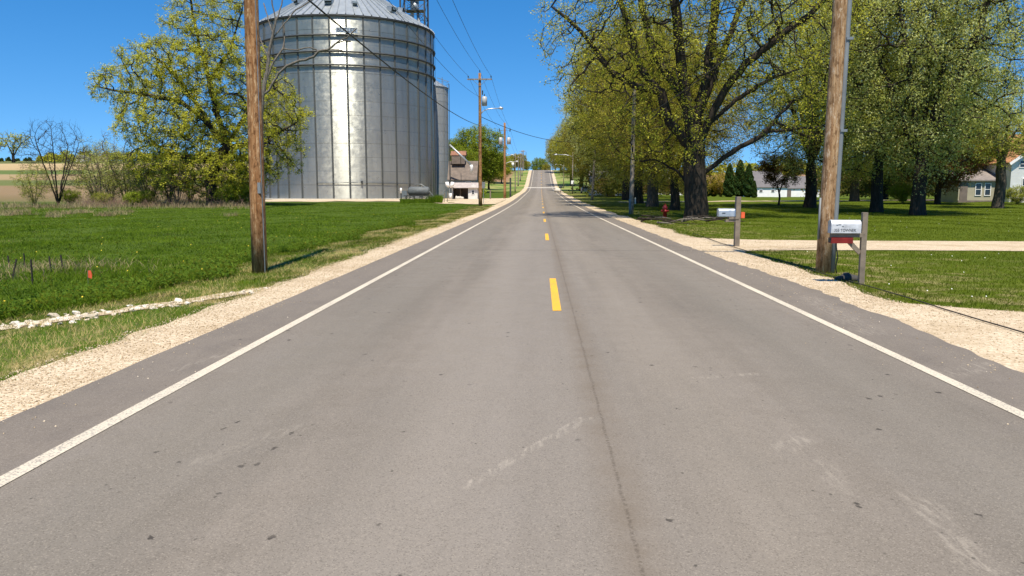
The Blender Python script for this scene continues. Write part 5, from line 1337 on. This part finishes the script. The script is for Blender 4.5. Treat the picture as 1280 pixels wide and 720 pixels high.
# dead stems at the field edge and dry tufts
X, Y = spread(8000, 74, 92, 0, lambda y: np.array([at(-20, 252, q).x for q in y]), lambda y: np.array([at(322, 252, q).x for q in y]), 5)
den = (rr.uniform(0, 1, len(X)) < np.exp(-((Y - 81) / 5.0) ** 2)); X, Y = X[den], Y[den]
blades('dead_grass', X, Y, rr.uniform(.2, .7, len(X)), np.full(len(X), .028), M['grass_dry'], 14, .6)
c1 = gnd(60, 338); k = 900; X, Y = c1.x + rr.normal(0, 1.3, k), c1.y + rr.normal(0, 1.0, k)
blades('dead_grass', X, Y, rr.uniform(.08, .28, k), np.full(k, .012), M['grass_dry'], 17, 1.0)
c0 = gnd(60, 268); k = 3500; ang = rr.randint(0, 40, k); cx = rr.normal(0, 7, 40); cy = rr.normal(0, 5, 40)
X, Y = c0.x + cx[ang] + rr.normal(0, .35, k), c0.y + cy[ang] + rr.normal(0, .35, k)
blades('dead_grass', X, Y, rr.uniform(.2, .5, k), np.full(k, .02), M['grass_dry'], 15, 1.2)
# weeds at the yard's edge
X, Y = spread(9000, 95, 108, 0, lambda y: np.array([at(500, 250, q).x for q in y]), lambda y: np.array([at(553, 250, q).x for q in y]), 6)
blades('yard_weeds', X, Y, rr.uniform(.15, .5, len(X)) * (1 + 1.2 * (np.abs(X - at(553, 250, 101).x) < 1.4)), np.full(len(X), .03), M['grass_tall'], 16)
# loose stones on the shoulders
def stones(name, X, Y, Z, s, mat, seed):
    r = np.random.RandomState(seed); n = len(X)
    O = np.array([(1, 0, 0), (-1, 0, 0), (0, 1, 0), (0, -1, 0), (0, 0, .75), (0, 0, -.75)], float)
    V = O[None] * r.uniform(.6, 1.4, (n, 6, 1)); a = r.uniform(0, 2 * PI, n); ca, sa = np.cos(a)[:, None], np.sin(a)[:, None]
    V = np.stack([V[..., 0] * ca - V[..., 1] * sa, V[..., 0] * sa + V[..., 1] * ca, V[..., 2]], -1) * s[:, None, None] + np.stack([X, Y, Z + s * .3], -1)[:, None]
    f = np.array([(0, 2, 4), (2, 1, 4), (1, 3, 4), (3, 0, 4), (2, 0, 5), (1, 2, 5), (3, 1, 5), (0, 3, 5)])
    F = (np.arange(n)[:, None, None] * 6 + f[None]).reshape(-1, 3)
    return stuff(link(name, np_mesh(name, V.reshape(-1, 3), F, mat, False, {'var': np.repeat(r.uniform(0, 1, n), 6)})))
def mat_stone():
    n = NT('loose_limestone'); v = n.attr('var')
    return n.fin(n.ramp(v, [(0, (.24, .17, .10)), (.2, (.38, .285, .17)), (.7, (.56, .44, .29)), (1, (.74, .63, .48))]), .9, 0, .2)
M['stone'] = mat_stone()
X, Y = spread(13000, 4.5, 45, -.9, lambda y: np.array([LGRAV(q) - .12 for q in y]), lambda y: np.full_like(y, -3.86), 7)
stones('loose_gravel', X, Y, zroad(Y) - .018, rr.uniform(.004, .010, len(X)) * (1 + .012 * Y), M['stone'], 1)
X, Y = spread(20000, 4.5, 45, -.9, lambda y: np.full_like(y, 4.32), lambda y: np.array([RGRAV(q) + .1 for q in y]), 8)
stones('loose_gravel', X, Y, zroad(Y) - .018, rr.uniform(.004, .010, len(X)) * (1 + .012 * Y), M['stone'], 2)
r2 = np.random.RandomState(3); k = 700; Y = r2.uniform(3.5, 30, k); e = r2.exponential(.18, k); X = np.where(r2.uniform(0, 1, k) < .35, -3.9 + e, 4.35 - e * 1.6)
stones('loose_gravel', X, Y, np.full(k, .0), r2.uniform(.004, .010, k), M['stone'], 3)
# riprap: broken white stone in the drain from the shoulder
RP = thing('riprap', 'line of broken white stones draining from the left shoulder into the grass', 'stones', (-6.0, 10.6, gz(-6, 10.6)))
def rock_mesh(seed):
    import bmesh
    r = random.Random(seed); b = bmesh.new()
    bmesh.ops.create_icosphere(b, subdivisions=1, radius=1)
    for v in b.verts: v.co = Vector((v.co.x * r.uniform(.6, 1.3), v.co.y * r.uniform(.6, 1.2), v.co.z * r.uniform(.4, .8)))
    me = bpy.data.meshes.new('stone'); b.to_mesh(me); b.free(); me.materials.append(M['riprap']); return me
n = NT('riprap_limestone'); q_ = n.rnd(); M['riprap'] = n.fin(n.mix(n.noise(n.obj(), 2.0, 4), n.ramp(q_, [(0, (.46, .38, .27)), (.45, (.62, .55, .46)), (1, (.78, .75, .70))]), (.52, .44, .33)), .9, 0, .2)
rk = [rock_mesh(k) for k in range(7)]; rr3 = random.Random(5)
path = [Vector((-4.75, 13.0)), Vector((-5.35, 11.6)), Vector((-6.0, 10.3)), Vector((-6.7, 9.1)), Vector((-7.8, 7.8))]
for k in range(420):
    t = rr3.random() * 4
    if math.sin(t * 5.3 + 1.0) + math.sin(t * 11.7) < -.35 + rr3.gauss(0, .35): continue
    i = min(3, int(t)); c = path[i].lerp(path[i + 1], t - i); wd = .11 + .06 * t * .5
    x, y = c.x + rr3.gauss(0, wd) * .75, c.y + rr3.gauss(0, wd) * 1.25
    o = link('stone', rk[k % 7], RP); s = rr3.uniform(.02, .06) * (1.5 if rr3.random() < .12 else 1)
    o.location = (x + 6.0, y - 10.6, gz(x, y) - gz(-6, 10.6) + s * .12); o.scale = (s * rr3.uniform(.8, 1.6), s * rr3.uniform(.8, 1.3), s * .75); o.rotation_euler = (rr3.uniform(-.5, .5), rr3.uniform(-.5, .5), rr3.uniform(0, 6.3))
fp = strip('gravel_drain', np.linspace(7.2, 13.2, 60), lambda y: float(np.interp(y, [7.2, 9.1, 10.3, 11.6, 13.2], [-8.6, -6.75, -6.0, -5.4, -4.7])) - .22 + wl1(y * 3) * .9, lambda y: float(np.interp(y, [7.2, 9.1, 10.3, 11.6, 13.2], [-8.0, -6.65, -5.95, -5.3, -4.5])) + .12 + wr1(y * 3) * .5, .012, M['gravel'], 4, None, ground); struct(fp)
# flowers in the grass
def flowers(name, X, Y, h, s, mat, lab):
    r = np.random.RandomState(9); n = len(X); Z = ground(X, Y) + h; q = np.array([(1, 0), (.31, .95), (-.81, .59), (-.81, -.59), (.31, -.95)])
    V = np.stack([X[:, None] + q[None, :, 0] * s, Y[:, None] + q[None, :, 1] * s * .6, np.repeat(Z[:, None], 5, 1) + q[None, :, 1] * s * .8], -1).reshape(-1, 3)
    return stuff(link(name, np_mesh(name, V, np.arange(5 * n).reshape(n, 5), mat)), lab, 'flowers')
X, Y = spread(60, 9, 70, -.2, lambda y: -(.6 * y + 2), TB, 21)
flowers('dandelions', X, Y, .12, .016, simple('dandelion_yellow', (.75, .55, .03), .7), 'scattered yellow dandelions in the left grass')
X, Y = spread(80, 12, 60, -.2, lambda y: np.full_like(y, 6.0), lambda y: .66 * y + 3, 22); k_ = ~((Y > 21.8) & (Y < 26.9)); X, Y = X[k_], Y[k_]
flowers('dandelion_heads', X, Y, .05, .011, simple('dandelion_white', (.72, .72, .62), .7), 'scattered pale dandelion heads on the right lawn')
# fallen branches heaped at the foot of the big oak
b = gnd(851, 279); BP = thing('brush_pile', 'heap of fallen dark branches at the foot of the huge oak', 'branches', b)
for k in range(26):
    x, y = rr3.gauss(0, 1.5), rr3.gauss(0, .8); L = rr3.uniform(.8, 2.3); a = rr3.gauss(.25, .5); z = rr3.uniform(.02, .35)
    d = Vector((math.cos(a), math.sin(a), rr3.uniform(-.12, .2))) * L / 2; m = MB(); r_ = rr3.uniform(.02, .06)
    m.tube([Vector((x, y, z)) - d, Vector((x, y, z + rr3.uniform(-.05, .12))), Vector((x, y, z)) + d], [r_, r_ * .8, r_ * .4], 6); m.build('branch', M['bark'] if k % 3 else M['bark_dead'], BP, True)
# pale dead log lying behind the left pole
b = gnd(312, 250); m = MB(); m.tube([(-1.4, 0, .2), (0, .1, .32), (1.6, .3, .45)], [.10, .16, .13], 8); m.tube([(-.2, .1, .3), (-1.2, -.3, .85)], [.08, .04], 6); o = m.build('fallen_log', M['bark_dead'], None, True); o.location = b; tag(o, 'pale fallen log in the grass behind the leftmost pole', 'log')
# far woods that read as one mass
def wood_mass(name, lumps, per, size, mat, seed, lab, cat):
    r = np.random.RandomState(seed); C = []
    for (x, y, z, rx, rz_) in lumps:
        g = r.normal(size=(per, 3)); g /= np.linalg.norm(g, axis=1)[:, None]; q = r.uniform(.5, 1.05, per)[:, None]
        g[:, 2] = np.abs(g[:, 2]) * 1.6 - .6
        C.append(np.array([x, y, z]) + g * q * np.array([rx, rx * .8, rz_]))
    o = link(name, leaf_mesh(name, np.concatenate(C), size, r, M[mat], .4)); return stuff(o, lab, cat)
rr4 = random.Random(8)
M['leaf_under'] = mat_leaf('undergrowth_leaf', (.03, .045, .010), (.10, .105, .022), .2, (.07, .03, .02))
def row(u0, u1, Y, n, h, dY=20):
    out = []
    for k in range(n):
        p = foot(u0 + (u1 - u0) * (k + rr4.random()) / n, Y + rr4.uniform(-dY, dY)); hh = h * rr4.uniform(.6, 1.25)
        out.append((p.x, p.y, p.z + hh * .45, hh * .75, hh * .6))
    return out
wood_mass('far_woods', row(50, 92, 590, 9, 7) + row(100, 330, 620, 34, 7.5), 260, .9, 'leaf_oak2', 1, 'distant tree line along the far left horizon', 'woods')
wood_mass('far_woods', row(-60, 40, 640, 14, 2.6), 150, .9, 'leaf_dark', 2, 'thin dark hedge line on the far left horizon', 'woods')
wood_mass('far_woods', row(880, 1400, 480, 46, 8.5, 30), 260, .9, 'leaf_oak2', 3, 'distant woods along the ridge behind the white barn', 'woods')
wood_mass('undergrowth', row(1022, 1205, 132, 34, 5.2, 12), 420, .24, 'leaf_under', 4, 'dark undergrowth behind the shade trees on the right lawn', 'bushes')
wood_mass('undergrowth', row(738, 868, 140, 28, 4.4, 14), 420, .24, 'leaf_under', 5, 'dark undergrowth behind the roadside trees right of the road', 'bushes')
wood_mass('undergrowth', row(560, 598, 172, 9, 3.0, 8), 300, .26, 'leaf_green', 6, 'green undergrowth behind the elevator yard', 'bushes')
# brambles at the foot of the left thicket
def bramble():
    r = np.random.RandomState(6); k = 2600; Y = r.uniform(82, 90, k); u = r.uniform(95, 320, k); P0 = np.array([tuple(foot(a, b)) for a, b in zip(u[:260], Y[:260])])
    A = P0[r.randint(0, 260, k)] + np.column_stack([r.normal(0, .6, k), r.normal(0, .6, k), np.zeros(k)]); D = r.normal(size=(k, 3)); D[:, 2] = np.abs(D[:, 2]) + .3; D /= np.linalg.norm(D, axis=1)[:, None]
    V, F = twig_faces(A, A + D * r.uniform(.5, 1.7, k)[:, None], .014, r)
    return stuff(link('brambles', np_mesh('brambles', V, F, M['bramble'], True)), 'reddish brambles at the foot of the left thicket', 'brambles')
bramble()
